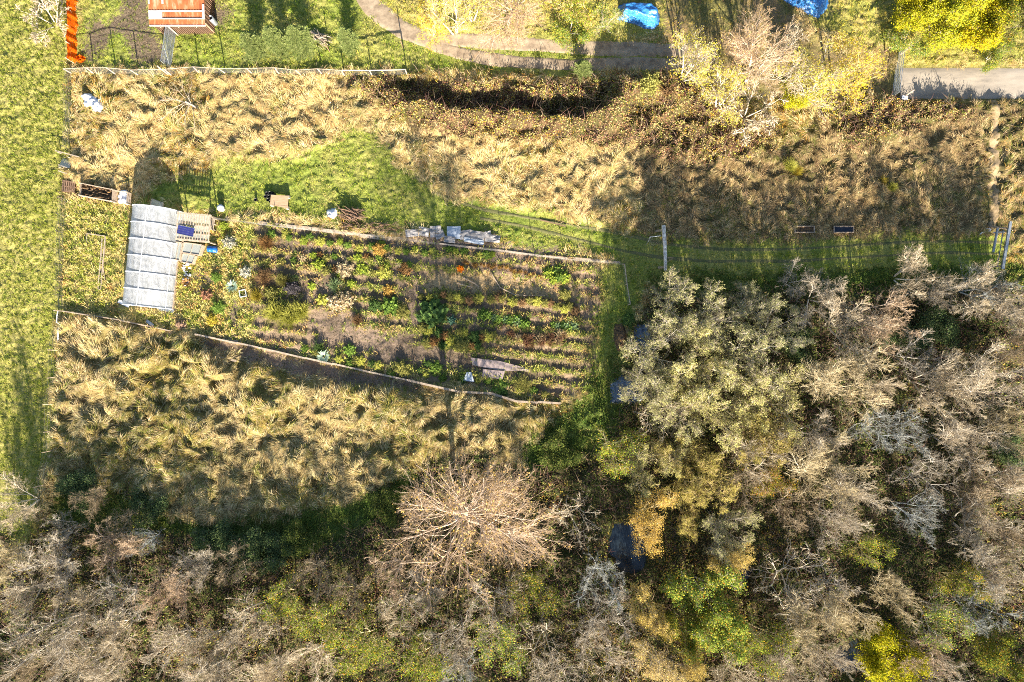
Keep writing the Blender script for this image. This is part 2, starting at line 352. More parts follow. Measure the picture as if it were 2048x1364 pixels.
pf = soft(np.isin(lab, [PAST, LAWN, YARD]), 4); HT += pf*(.05*sstep(.45, .8, vn(wx*2.1+q1, wy*3.3+q2, 23))+.06*sstep(.4, .85, vn(wx*3.7+q1, wy*6.1, 24)))
gd = soft(lab == GARD, 4)
rowv = (cy_-.10*cx_)/26.0
HT += gd*(.13*(.5+.5*np.sin(rowv*2*np.pi)))*(.6+.8*vn(wx*.7, wy*.7, 12))
dd, _ = polydist(cx_, cy_, [(800, 170), (870, 190), (930, 208), (1010, 200), (1060, 214), (1150, 222), (1215, 200)])
HT -= 1.3*(1-sstep(7, 24, dd+20*(fbm(wx*.8, wy*.8, 31, 2)-.5)))  # ditch sunk deep so the low sun leaves it in shade
dd, _ = polydist(cx_, cy_, [(840, 222), (930, 238), (1060, 244), (1160, 248), (1230, 230)]); HT += .7*(1-sstep(4, 22, dd+16*(fbm(wx*.8, wy*.8, 32, 2)-.5)))  # south bank added to throw its shadow into the ditch
dd, _ = polydist(cx_, cy_, [(1225, 235), (1240, 190), (1330, 178), (1350, 210)])
HT += 1.5*(1-sstep(6, 34, dd+26*(fbm(wx*.7, wy*.7, 33, 3)-.5)))
dd, _ = polydist(cx_, cy_, TRACK); HT *= .06+.94*sstep(22, 44, dd)
for yy in (-7,):
    dd, _ = polydist(cx_, cy_, ROAD); HT *= .02+.98*sstep(34, 46, dd)
dd, _ = polydist(cx_, cy_, [(1145, 1010), (1150, 1075)]); HT -= .8*(1-sstep(20, 46, dd+30*(fbm(wx*.8, wy*.8, 35, 2)-.5)))
pond = np.zeros((gh, gw), bool)
for p in PONDS: pond |= inpoly(cx_, cy_, p)
HT = HT*(1-soft(pond, 6))-.9*sstep(.25, .8, soft(pond, 8)+.7*(fbm(wx*.9, wy*.9, 37, 3)-.5))
RUTS = [[(870, 385), (960, 418), (1080, 440), (1220, 462), (1330, 487), (1420, 498), (1560, 500), (1700, 492), (1850, 482), (2000, 486)],
        [(960, 436), (1040, 450), (1150, 478), (1240, 500), (1320, 515), (1420, 522), (1600, 522), (1760, 512), (1900, 505), (2000, 508)]]
dt, _ = polydist(cx_, cy_, RUTS[0]); d2_, _ = polydist(cx_, cy_, RUTS[1])
HT *= .25+.75*sstep(6, 16, np.minimum(dt, d2_))
# cleared footprints under buildings and hard things
def flat(poly, r=4):
    global HT
    m = np.zeros((gh, gw), bool) | inpoly(cx_, cy_, poly); HT = HT*(1-np.clip(soft(m, r)*1.6, 0, 1))
flat([(232, 408), (366, 424), (440, 424), (440, 500), (412, 535), (360, 630), (228, 606)])
flat([(168, 366), (264, 380), (264, 412), (168, 400)]); flat([(126, 355), (158, 358), (158, 392), (126, 390)])
flat([(320, -90), (440, -90), (440, 72), (320, 72)]); flat([(528, 388), (584, 388), (582, 420), (528, 418)])
flat([(1590, 448), (1630, 448), (1630, 472), (1590, 472)]); flat([(1668, 448), (1706, 448), (1706, 472), (1668, 472)])
def hgt(x, y):
    px, py = PX(np.asarray(x, float), np.asarray(y, float)); return samp(HT, px, py)
def h1(px, py): return float(samp(HT, np.array([float(px)]), np.array([float(py)]))[0])

PAL = {  # cover: (earth colour, earth colour), blade palette [(weight, rgb)]
 PAST: (((.20, .20, .045), (.30, .27, .085)), [(6, (.24, .28, .04)), (4, (.37, .38, .085)), (2, (.15, .20, .028)), (1, (.48, .44, .14))]),
 LAWN: (((.15, .19, .035), (.26, .25, .07)), [(5, (.22, .30, .035)), (4, (.36, .39, .07)), (2, (.09, .14, .02)), (3, (.46, .40, .14))]),
 MEAD: (((.22, .175, .065), (.13, .11, .035)), [(6, (.57, .45, .21)), (4, (.70, .58, .32)), (3, (.36, .27, .11)), (3, (.27, .28, .065)), (2, (.50, .38, .11)), (1, (.18, .12, .05))]),
 DRY: (((.28, .22, .10), (.15, .14, .045)), [(5, (.66, .50, .22)), (4, (.80, .64, .34)), (2, (.40, .27, .10)), (2, (.32, .31, .07)), (1, (.56, .33, .07)), (1, (.2, .13, .05))]),
 BRAM: (((.10, .06, .035), (.06, .055, .02)), [(4, (.36, .19, .11)), (3, (.25, .25, .06)), (4, (.52, .40, .18)), (1, (.66, .42, .06)), (2, (.20, .08, .055)), (2, (.38, .38, .09))]),
 GARD: (((.23, .165, .115), (.13, .10, .06)), [(4, (.27, .31, .06)), (4, (.42, .40, .11)), (2, (.12, .17, .035)), (3, (.50, .36, .14)), (2, (.24, .14, .08))]),
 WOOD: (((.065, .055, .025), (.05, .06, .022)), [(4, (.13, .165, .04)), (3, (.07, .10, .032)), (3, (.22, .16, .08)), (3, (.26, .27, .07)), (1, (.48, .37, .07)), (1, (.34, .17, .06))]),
 SOIL: (((.23, .17, .125), (.13, .098, .07)), [(3, (.28, .2, .13)), (2, (.17, .19, .05))]),
 LITTER: (((.22, .15, .085), (.14, .13, .045)), [(3, (.36, .24, .10)), (2, (.42, .33, .06)), (2, (.2, .2, .05)), (2, (.22, .13, .08))]),
 YARD: (((.18, .19, .045), (.28, .23, .08)), [(4, (.25, .30, .05)), (3, (.44, .41, .10)), (3, (.60, .50, .09)), (1, (.46, .28, .10))]),
 ROUGH: (((.17, .125, .06), (.09, .08, .03)), [(4, (.48, .35, .17)), (4, (.36, .26, .13)), (3, (.62, .48, .26)), (3, (.22, .23, .06)), (1, (.52, .32, .09)), (1, (.14, .1, .05))]),
 WEEDY: (((.30, .25, .10), (.22, .22, .06)), [(4, (.36, .37, .07)), (4, (.62, .51, .20)), (2, (.16, .21, .04)), (2, (.5, .31, .11)), (3, (.50, .47, .10))]),
 LUSH: (((.07, .10, .025), (.12, .14, .035)), [(4, (.10, .16, .035)), (3, (.15, .19, .04)), (2, (.26, .24, .08))]),
 MUD: (((.17, .13, .085), (.12, .095, .065)), [(3, (.2, .24, .05)), (2, (.3, .28, .08))]),
 BARE: (((.30, .22, .12), (.38, .27, .14)), [(3, (.5, .36, .17)), (2, (.3, .2, .1))]),
}
def build_ground():
    ax = np.concatenate([[-900, -400, -200, -110, -80], np.linspace(-64, 64, 1025), [80, 110, 200, 400, 900]])
    ay = np.concatenate([[-900, -400, -200, -110, -70], np.linspace(-43, 43, 689), [70, 110, 200, 400, 900]])
    X, Y = np.meshgrid(ax, ay); px, py = PX(X, Y)
    lb = covers(px, py); n = fbm(X*.55, Y*.55, 61, 4); n2 = fbm(X*.08, Y*.08, 62, 2)
    C = np.zeros(X.shape+(3,), np.float32); f = np.clip(sstep(.3, .7, n)*.7+(n2-.35)*.9, 0, 1)[..., None]
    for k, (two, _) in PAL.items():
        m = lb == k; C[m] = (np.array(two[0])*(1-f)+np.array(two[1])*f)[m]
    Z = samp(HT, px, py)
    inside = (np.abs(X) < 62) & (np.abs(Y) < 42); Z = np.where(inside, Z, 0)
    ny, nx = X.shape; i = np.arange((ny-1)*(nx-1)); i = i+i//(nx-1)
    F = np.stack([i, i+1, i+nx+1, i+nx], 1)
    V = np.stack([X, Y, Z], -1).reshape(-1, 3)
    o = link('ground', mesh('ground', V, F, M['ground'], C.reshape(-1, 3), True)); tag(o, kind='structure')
build_ground()

def strip(name, pts, halfw, mat, dz=.03, n=14, rag=.35, kind='structure'):
    """a path laid along a polyline of photograph pixels, following the ground"""
    P = [np.array(Wn(*p)) for p in pts]; out = []
    for a, b in zip(P[:-1], P[1:]):
        k = max(2, int(np.linalg.norm(b-a)/.35)); out += [a+(b-a)*i/k for i in range(k)]
    out.append(P[-1]); C = np.array(out)
    for _ in range(12): C[1:-1] = (C[:-2]+2*C[1:-1]+C[2:])/4
    t = np.gradient(C, axis=0); t /= np.linalg.norm(t, axis=1)[:, None]; nn = np.stack([-t[:, 1], t[:, 0]], 1)
    s = np.linspace(-1, 1, n+1); m = len(C)
    wob = 1+rag*(fbm(np.arange(m)*.12, np.zeros(m), 71, 3)-.5)*2; wob2 = 1+rag*(fbm(np.arange(m)*.12, np.zeros(m)+9, 72, 3)-.5)*2
    hw = np.where(s[None, :] < 0, wob[:, None], wob2[:, None])*halfw
    XY = C[:, None, :]+nn[:, None, :]*(s[None, :, None]*hw[..., None])
    Z = hgt(XY[..., 0], XY[..., 1])+dz*(1-np.abs(s)**6)[None, :]-.03*(np.abs(s) > .99)[None, :]
    V = np.concatenate([XY, Z[..., None]], -1).reshape(-1, 3)
    i = np.arange((m-1)*n); i = i+i//n
    o = link(name, mesh(name, V, np.stack([i, i+1, i+n+2, i+n+1], 1)[:, ::-1], mat, None, True)); tag(o, kind=kind); return o
for ln_, hw_ in LANES: strip('dirt_track', ln_, hw_, M['track'], .05, 8, .35)
strip('road', ROAD, 1.68, M['concrete'], .06, 8, .05)
for r_ in RUTS: strip('wheel_rut', r_, .19, M['rut'], .02, 4, .9)
strip('footpath', [(1983, 200), (1985, 300), (1982, 380), (1980, 460)], .5, mat_hard('trodden_grass', (.34, .25, .15), (.2, .15, .08), 2, 1, bump=.8, spec=.1), .06, 4, .5)
def pond_water():
    for p in PONDS:
        cx = sum(q[0] for q in p)/len(p); cy = sum(q[1] for q in p)/len(p)
        V = [tuple(W(cx+(x-cx)*1.5, cy+(y-cy)*1.5)+Vector((0, 0, -.28))) for x, y in p]
        o = link('pond', mesh('pond', V, np.array([list(range(len(p)))]), M['water'])); tag(o, kind='structure')
pond_water()

# ---------------------------------------------------------------- grass, leaves and ground cover (uncountable)
def points(density, classes, keep=None):
    n = int(density*112*77); x = rng.uniform(-56, 56, n); y = rng.uniform(-38.5, 38.5, n); px, py = PX(x, y)
    lb = covers(px, py); m = np.isin(lb, classes)
    for ln_, hw_ in LANES:
        dtk, _ = polydist(px, py, ln_); m &= dtk > hw_*17+10*(fbm(x, y, 81, 2)-.5)
    drd, _ = polydist(px, py, ROAD); m &= drd > 35
    m &= ~((px > 238) & (px < 362) & (py > 414) & (py < 620) & (px < 362-(py-415)*.06) & (px > 262-(py-415)*.12))
    m &= samp(pond.astype(np.float32), px, py) < .3
    if keep is not None: m &= keep(px, py, x, y)
    return x[m], y[m], px[m], py[m], lb[m]
def colours(lb, x, y, var=.22):
    C = np.zeros((len(x), 3), np.float32); u = rng.random(len(x))
    big = fbm(x*.22, y*.22, 91, 3)
    for k in np.unique(lb):
        m = lb == k; pal = PAL[k][1]; wts = np.array([p[0] for p in pal], float); wts /= wts.sum(); cs = np.cumsum(wts)
        uu = np.clip(u[m]*.62+ (sstep(.25, .75, big[m]))*.38, 0, .999)
        idx = np.searchsorted(cs, uu); C[m] = np.array([p[1] for p in pal])[np.clip(idx, 0, len(pal)-1)]
    return C*rng.uniform(1-var, 1+var, (len(x), 1))*rng.uniform(.93, 1.07, (len(x), 3))
def blades(name, x, y, L, wd, th, lift, droop, C, z0=None, mat=None, parent=None):
    """bent grass blades: base, middle, tip"""
    n = len(x); z = (hgt(x, y) if z0 is None else z0)-.02
    p0 = np.stack([x, y, z], 1)
    d = np.stack([np.cos(th), np.sin(th)], 1); s = np.stack([-np.sin(th), np.cos(th)], 1)*wd[:, None]/2
    def st(a, l): return np.concatenate([d*(np.cos(a)*l)[:, None], (np.sin(a)*l)[:, None]], 1)
    p1 = p0+st(lift, L*.5); p2 = p1+st(lift-droop, L*.5)
    s3 = np.concatenate([s, np.zeros((n, 1))], 1)
    V = np.stack([p0-s3*.8, p0+s3*.8, p1+s3, p1-s3, p2+s3*.25, p2-s3*.25], 1).reshape(-1, 3)
    b = np.arange(n)[:, None]*6
    F = np.concatenate([b+np.array([[0, 1, 2, 3]]), b+np.array([[3, 2, 4, 5]])])
    return link(name, mesh(name, V, F, mat or M['blade'], np.repeat(C, 6, 0)), parent)
def leafquads(c, s, C=None, up=.6):
    """rhombic leaves at points c with sizes s, facing mostly upwards"""
    n = len(c); nz = rng.normal(size=(n, 3)); nz /= np.linalg.norm(nz, axis=1)[:, None]; nz[:, 2] = np.abs(nz[:, 2])+up
    nz /= np.linalg.norm(nz, axis=1)[:, None]
    a = np.cross(nz, rng.normal(size=(n, 3))); a /= np.linalg.norm(a, axis=1)[:, None]; b = np.cross(nz, a)
    a = a*s[:, None]*.5; b = b*s[:, None]*.36
    V = np.stack([c-a, c-b+a*.1, c+a, c+b+a*.1], 1).reshape(-1, 3)
    F = np.arange(n*4).reshape(-1, 4)
    return V, F, (None if C is None else np.repeat(C, 4, 0))
def flow(x, y, s=0):
    return fbm(x*.33, y*.33, 101+s, 3)*4*np.pi*1.3
def grass():
    # matted dry grass: tufts whose blades are combed one way
    x, y, px, py, lb = points(30, [DRY, ROUGH, MEAD], lambda px, py, x, y: (polydist(px, py, [(1983, 200), (1985, 300), (1982, 380), (1980, 460)])[0] > 11))
    k = 9; X = np.repeat(x, k); Y = np.repeat(y, k); LB = np.repeat(lb, k); n = len(X)
    th0 = np.repeat(flow(x, y)+rng.normal(0, .25, len(x)), k)
    th = th0+rng.normal(0, .36, n); X = X+rng.normal(0, .13, n); Y = Y+rng.normal(0, .13, n)
    Lb = np.repeat(rng.uniform(.3, .7, len(x))*np.where(lb == MEAD, 1.2, 1), k)*rng.uniform(.7, 1.2, n)
    C = np.repeat(colours(lb, x, y, .15), k, 0)*rng.uniform(.6, 1.25, (n, 1))
    o = blades('dry_grass', X, Y, Lb, rng.uniform(.018, .040, n), th, np.abs(rng.normal(.28, .26, n)), rng.uniform(.1, .8, n), C)
    tag(o, 'long pale dry grass lying in combed tufts', 'grass', kind='stuff')
    x, y, px, py, lb = points(15, [PAST])
    k = 7; n = len(x)*k; X = np.repeat(x, k)+rng.normal(0, .07, n); Y = np.repeat(y, k)+rng.normal(0, .07, n)
    C = np.repeat(colours(lb, x, y, .15), k, 0)*rng.uniform(.85, 1.15, (n, 1))
    o = blades('pasture_grass', X, Y, rng.uniform(.12, .30, n), rng.uniform(.025, .05, n), rng.uniform(0, 6.28, n)*.5+2.2, rng.uniform(.5, 1.2, n), rng.uniform(.3, .9, n), C)
    tag(o, 'short grazed yellow green pasture grass west of the fence', 'grass', kind='stuff')
    x, y, px, py, lb = points(11, [LAWN, YARD, MUD, LITTER], lambda px, py, x, y: (rng.random(len(px)) < np.where(np.isin(covers(px, py), [MUD, LITTER]), .28, 1)) & (polydist(px, py, RUTS[0])[0] > 6) & (polydist(px, py, RUTS[1])[0] > 6))
    k = 7; n = len(x)*k; X = np.repeat(x, k)+rng.normal(0, .08, n); Y = np.repeat(y, k)+rng.normal(0, .08, n)
    C = np.repeat(colours(lb, x, y, .15), k, 0)*rng.uniform(.85, 1.15, (n, 1))
    o = blades('green_grass', X, Y, rng.uniform(.10, .30, n), rng.uniform(.022, .045, n), rng.uniform(0, 6.28, n), rng.uniform(.4, 1.2, n), rng.uniform(.3, .9, n), C)
    tag(o, 'mown green grass along the tracks and in the yard', 'grass', kind='stuff')
    x, y, px, py, lb = points(16, [LUSH, WEEDY, GARD], lambda px, py, x, y: (covers(px, py) != GARD) | ((np.sin((py-.10*px)/26*2*np.pi)+1.2*(fbm(x*.5, y*.5, 14, 3)-.5)*2) > .25))
    k = 8; n = len(x)*k; X = np.repeat(x, k)+rng.normal(0, .10, n); Y = np.repeat(y, k)+rng.normal(0, .10, n)
    C = np.repeat(colours(lb, x, y, .18), k, 0)*rng.uniform(.8, 1.2, (n, 1))
    o = blades('garden_weeds', X, Y, rng.uniform(.18, .5, n), rng.uniform(.03, .07, n), rng.uniform(0, 6.28, n), rng.uniform(.4, 1.2, n), rng.uniform(.3, 1.1, n), C)
    tag(o, 'weeds and rank green grass between the beds and on the verges', 'weeds', kind='stuff')
    # leaves: brambles, wood floor, garden cover, litter
    def leaves(name, dens, cl, smin, smax, zmax, label, cat, keep=None, up=.5, var=.25, clump=4):
        x, y, px, py, lb = points(dens/clump, cl, keep)
        C = colours(lb, x, y, var*.5); n = len(x)*clump
        X = np.repeat(x, clump)+rng.normal(0, .12, n); Y = np.repeat(y, clump)+rng.normal(0, .12, n); C = np.repeat(C, clump, 0)*rng.uniform(1-var, 1+var, (n, 1))
        z = hgt(X, Y)+rng.uniform(0, 1, n)**1.5*zmax*(.25+1.2*fbm(X*.8, Y*.8, 120, 3))
        V, F, CC = leafquads(np.stack([X, Y, z], 1), rng.uniform(smin, smax, n), C, up)
        tag(link(name, mesh(name, V, F, M['leaf'], CC)), label, cat, kind='stuff')
    leaves('bramble_leaves', 170, [BRAM], .07, .17, .55, 'reddish brown bramble leaves in the thicket along the track', 'brambles')
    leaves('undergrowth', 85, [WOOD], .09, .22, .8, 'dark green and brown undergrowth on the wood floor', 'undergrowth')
    leaves('bed_foliage', 45, [GARD, WEEDY], .06, .16, .3, 'low mixed green leaves in the garden beds', 'weeds', lambda px, py, x, y: (np.sin((py-.10*px)/26*2*np.pi)+1.3*(fbm(x*.5, y*.5, 14, 3)-.5)*2) > .15)
    leaves('dock_leaves', 9, [ROUGH, DRY], .06, .15, .5, 'scattered brown and yellow weed leaves among the dry grass', 'weeds', lambda px, py, x, y: fbm(x*.35, y*.35, 130, 3) > .52, var=.4)
    leaves('fallen_leaves', 22, [LITTER, YARD], .06, .13, .05, 'fallen yellow and brown leaves on the yard grass', 'fallen leaves', up=1.5, var=.4)
    # clods and straw on bare soil
    x, y, px, py, lb = points(60, [SOIL, BARE, MUD]); n = len(x)
    C = colours(np.where(lb == MUD, SOIL, lb), x, y, .3)
    C[rng.random(n) < .5] *= .55
    o = blades('straw_litter', x, y, rng.uniform(.06, .28, n), rng.uniform(.02, .06, n), rng.uniform(0, 6.28, n), rng.uniform(0, .5, n), rng.uniform(.1, .5, n), C)
    tag(o, 'bits of straw and dead stalks lying on the bare beds', 'straw', kind='stuff')
    # upright canes and stalks in the brambles
    x, y, px, py, lb = points(9, [BRAM, WOOD]); n = len(x)
    C = np.where(rng.random((n, 1)) < .5, np.array([[.30, .22, .16]]), np.array([[.22, .12, .10]]))*rng.uniform(.7, 1.3, (n, 1))
    o = blades('bramble_canes', x, y, rng.uniform(.7, 2.0, n), rng.uniform(.02, .035, n), rng.uniform(0, 6.28, n), rng.uniform(.4, 1.3, n), rng.uniform(.6, 1.6, n), C)
    tag(o, 'thin arching brown canes among the brambles', 'brambles', kind='stuff')
grass()
# ---------------------------------------------------------------- trees
def unit(v): return v/np.maximum(np.linalg.norm(v, axis=-1, keepdims=True), 1e-9)
def spawn(par, rad, ln, c, tmin, ang, ratio, up, wob, m, r, tmax=1.0, curve=.0):
    """branches from parent polylines par (N,k,3): c per parent; returns polylines, radii, lengths"""
    Nn, k, _ = par.shape; idx = np.repeat(np.arange(Nn), c); n = len(idx)
    t = tmin+(tmax-tmin)*((np.tile(np.arange(c), Nn)+r.random(n))/c)
    f = np.clip(t*(k-1), 0, k-1.001); i = f.astype(int); g = (f-i)[:, None]
    pos = par[idx, i]*(1-g)+par[idx, i+1]*g; tan = unit(par[idx, i+1]-par[idx, i])
    rr = rad[idx, i]*(1-g[:, 0])+rad[idx, i+1]*g[:, 0]
    q = r.normal(size=(n, 3)); q = unit(np.cross(tan, q)); a = r.normal(ang, .16, n)[:, None]
    d = unit(np.cos(a)*tan+np.sin(a)*q+np.array([0, 0, up]))
    l = ln[idx]*ratio*r.uniform(.65, 1.25, n)*(1.15-.65*t)
    pts = [pos]
    for j in range(m-1):
        d = unit(d+r.normal(size=(n, 3))*wob+np.array([0, 0, curve])); pts.append(pts[-1]+d*(l/(m-1))[:, None])
    P = np.stack(pts, 1); r0 = np.minimum(rr*.72, np.maximum(l*.0115, .007))
    return P, r0[:, None]*np.linspace(1, .32, m)[None, :], l
def tubes(P, rad, sides):
    n, m, _ = P.shape; T_ = unit(np.gradient(P, axis=1)); ref = np.where(np.abs(T_[:, :1, 2:3]) > .85, np.array([[[0., 1, 0]]]), np.array([[[0., 0, 1]]]))
    X = unit(np.cross(T_, np.broadcast_to(ref, T_.shape))); Y = np.cross(X, T_)
    a = 2*np.pi*np.arange(sides)/sides
    V = P[:, :, None, :]+rad[:, :, None, None]*(X[:, :, None, :]*np.cos(a)[None, None, :, None]+Y[:, :, None, :]*np.sin(a)[None, None, :, None])
    b = (np.arange(n)*m*sides)[:, None, None, None]+(np.arange(m-1)*sides)[None, :, None, None]
    k = np.arange(sides); k2 = (k+1) % sides
    q = np.stack([k, k2, k2+sides, k+sides], 1)[None, None]
    return V.reshape(-1, 3), (b+q).reshape(-1, 4)
def join(parts):
    V = []; F = []; n = 0
    for v, f in parts: V.append(v); F.append(f+n); n += len(v)
    return np.concatenate(V), np.concatenate(F)
def tree_proto(seed, H=8., stems=3, lean=.25, limbs=9, ang=.7, ratio=.5, up=.25, n2=8, n3=7, n4=4, twr=1.0, leaf=None, nleaf=0, lsize=.14, wob=.16, tmin=.25, droop=0, clump=0, lj=.09):
    """returns trunk (V,F), twigs (V,F), leaves (V,F) for a tree H metres tall, trunk base at the origin"""
    r = np.random.default_rng(seed); st = []
    az = r.uniform(0, 6.28)
    for s in range(stems):
        a = az+2*np.pi*s/stems+r.normal(0, .3); d = np.array([math.cos(a)*lean, math.sin(a)*lean, 1.])*(1 if stems > 1 else 1)
        p = np.array([math.cos(a), math.sin(a), 0])*(.12 if stems > 1 else 0)+np.array([0, 0, -.2]); pts = [p]; hh = H*r.uniform(.82, 1.0)
        for j in range(7):
            d = d/np.linalg.norm(d); d = d+r.normal(0, .07, 3)+np.array([math.cos(a), math.sin(a), 0])*lean*.10*(j > 2); pts.append(pts[-1]+d/np.linalg.norm(d)*hh/7)
        st.append(pts)
    P0 = np.array(st); rb = .019*H/math.sqrt(stems)+.03
    R0 = np.broadcast_to(rb*np.linspace(1, .16, 8), (stems, 8)).copy(); L0 = np.full(stems, H)
    P1, R1, L1 = spawn(P0, R0, L0, limbs, tmin, ang, ratio, up, wob*.7, 6, r, .98)
    P2, R2, L2 = spawn(P1, R1, L1, n2, .2, .70, .60, up*.5, wob, 5, r)
    P3, R3, L3 = spawn(P2, R2, L2, n3, .15, .6, .55, up*.3-droop, wob, 4, r)
    P4, R4, L4 = spawn(P3, R3, L3, n4, .15, .55, .62, up*.2-droop, wob, 3, r)
    R3 = np.maximum(R3, .010*twr); R4 = np.maximum(R4, .0085*twr)
    trunk = join([tubes(P0, R0, 8), tubes(P1, R1, 6), tubes(P2, np.maximum(R2, .018*twr), 4)])
    twigs = join([tubes(P3, R3, 3), tubes(P4, R4, 3)])
    lv = None
    if nleaf:
        if clump:       # leaves gathered into bunches at the branch tips
            nc = nleaf//clump; i = r.integers(0, len(P3), nc); c0 = P3[i, r.integers(1, 4, nc)]; c = np.repeat(c0, clump, 0)+r.normal(0, .09, (nc*clump, 3))+np.repeat(r.normal(0, lj, (nc, 3)), clump, 0)*np.array([1, 1, .8])
        else:
            i = r.integers(0, len(P4), nleaf); t = r.integers(0, 3, nleaf); c = P4[i, t]+r.normal(0, lj, (nleaf, 3))
        V, F, _ = leafquads(c, r.uniform(.6, 1.3, len(c))*lsize, None, .45); lv = (V, F)
    return trunk, twigs, lv

TW = {'tan': [(0, (.29, .235, .16)), (.45, (.42, .355, .245)), (.75, (.17, .125, .08)), (1, (.53, .46, .33))],
      'bark': [(0, (.44, .395, .33)), (.5, (.56, .51, .43)), (1, (.34, .29, .23))]}
M['twig'] = mat_island('twig_bark', TW['tan'], 0); M['bark'] = mat_island('limb_bark', TW['bark'], 0)
M['lf_sage'] = mat_island('sage_leaves', [(0, (.30, .305, .12)), (.4, (.46, .44, .20)), (.75, (.20, .215, .075)), (1, (.60, .56, .30))], .35)
M['lf_yellow'] = mat_island('yellow_leaves', [(0, (.58, .52, .06)), (.4, (.74, .64, .09)), (.7, (.46, .44, .10)), (.92, (.62, .42, .05)), (1, (.82, .76, .26))], .4)
M['lf_green'] = mat_island('green_leaves', [(0, (.10, .17, .03)), (.45, (.19, .27, .05)), (.75, (.30, .34, .06)), (.9, (.55, .46, .06)), (1, (.50, .24, .04))], .35)
M['lf_tan'] = mat_island('tan_leaves', [(0, (.50, .38, .16)), (.5, (.62, .48, .22)), (.8, (.55, .42, .10)), (1, (.36, .27, .12))], .35)
M['lf_gold'] = mat_island('bright_gold_leaves', [(0, (.42, .41, .03)), (.5, (.56, .50, .035)), (.8, (.26, .31, .03)), (1, (.13, .20, .025))], .4)
M['lf_fir'] = mat_island('fir_needles', [(0, (.11, .15, .045)), (.5, (.24, .275, .095)), (.8, (.05, .08, .025)), (1, (.36, .38, .17))], .15)
PROTO = {}
def proto(key, leafmat=None, **kw):
    t, tw, lv = tree_proto(**kw); leaf = lv is not None
    mt = mesh(key+'_trunk', t[0], t[1], M['bark'], None, True)
    if leaf:
        V, F = join([tw, lv]); mc = mesh(key+'_crown', V, F, M['twig']); mc.materials.append(M[leafmat])
        mi = np.zeros(len(F), dtype=np.int32); mi[len(tw[1]):] = 1; mc.polygons.foreach_set('material_index', mi)
    else: mc = mesh(key+'_crown', tw[0], tw[1], M['twig'])
    PROTO[key] = (mt, mc, kw['H'])
for i in range(4): proto('bare%d' % i, seed=20+i, H=8, stems=4, lean=.36, limbs=11, ang=.55, ratio=.46, up=.32, n2=7, n3=6, n4=4, twr=.72, wob=.22)
for i in range(2): proto('grey%d' % i, seed=40+i, H=8, stems=3, lean=.34, limbs=10, ang=.8, ratio=.46, up=.15, n2=7, n3=5, n4=4, twr=.75, wob=.3)
proto('curl0', seed=51, H=7, stems=3, lean=.55, limbs=6, ang=.9, ratio=.62, up=.0, n2=6, n3=4, n4=3, twr=1.5, wob=.42)
proto('big0', 'lf_tan', seed=61, H=12.5, stems=1, lean=.04, limbs=30, ang=.95, ratio=.50, up=.12, n2=10, n3=7, n4=5, twr=.65, tmin=.25, nleaf=1900, lsize=.13)
for i in range(3): proto('sage%d' % i, 'lf_sage', seed=70+i, H=9, stems=4, lean=.40, limbs=9, ang=.9, ratio=.44, up=.15, n2=8, n3=6, n4=3, nleaf=11000, lsize=.125, clump=5, lj=.22)
for i in range(2): proto('yellow%d' % i, 'lf_yellow', seed=80+i, H=7, stems=3, lean=.36, limbs=9, ang=.75, ratio=.48, up=.2, n2=7, n3=5, n4=3, nleaf=2600, lsize=.15, twr=.75, lj=.2)
proto('tanleaf0', 'lf_tan', seed=90, H=7.5, stems=3, lean=.32, limbs=9, ang=.75, ratio=.46, up=.2, n2=7, n3=5, n4=3, nleaf=6500, lsize=.13, lj=.22)
proto('olive0', 'lf_green', seed=93, H=6, stems=3, lean=.4, limbs=8, ang=.8, ratio=.5, up=.15, n2=7, n3=5, n4=3, nleaf=3000, lsize=.16, lj=.25, twr=.8)
for i in range(2): proto('leafy%d' % i, 'lf_green', seed=95+i, H=6.5, stems=3, lean=.36, limbs=9, ang=.85, ratio=.46, up=.15, n2=7, n3=5, n4=2, nleaf=10000, lsize=.19, lj=.3)
proto('gold0', 'lf_gold', seed=98, H=4.5, stems=7, lean=.6, limbs=10, ang=.75, ratio=.46, up=.2, n2=6, n3=4, n4=2, nleaf=18000, lsize=.17, lj=.28)
M['lf_ever'] = mat_island('evergreen_leaves', [(0, (.05, .085, .04)), (.5, (.08, .12, .045)), (.85, (.14, .17, .06)), (1, (.03, .055, .03))], .2)  # dark greens partly stand in for blue shade along the hedge
proto('ever0', 'lf_ever', seed=97, H=3, stems=6, lean=.7, limbs=8, ang=.8, ratio=.5, up=.15, n2=6, n3=4, n4=2, nleaf=12000, lsize=.16, lj=.3)
proto('brush0', seed=99, H=3.6, stems=5, lean=.9, limbs=7, ang=.7, ratio=.5, up=.1, n2=6, n3=5, n4=3, twr=1.5, wob=.3)
# crown radius (metres) of each prototype as built, to scale it to the crown seen in the photograph
PR = {}
for k, (mt, mc, H) in PROTO.items():
    co = np.zeros(len(mc.vertices)*3, np.float32); mc.vertices.foreach_get('co', co); co = co.reshape(-1, 3)
    mx_ = (float(np.median(co[:, 0])), float(np.median(co[:, 1])))
    PR[k] = (float(np.percentile(np.hypot(co[:, 0]-np.median(co[:, 0]), co[:, 1]-np.median(co[:, 1])), 94)), float(np.percentile(co[:, 2], 98)), mx_)
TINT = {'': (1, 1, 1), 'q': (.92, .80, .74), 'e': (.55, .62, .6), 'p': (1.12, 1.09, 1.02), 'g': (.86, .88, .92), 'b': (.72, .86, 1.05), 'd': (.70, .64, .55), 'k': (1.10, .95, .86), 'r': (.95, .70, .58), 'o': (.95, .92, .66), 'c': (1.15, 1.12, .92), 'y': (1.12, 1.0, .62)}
tree_rng = random.Random(5)
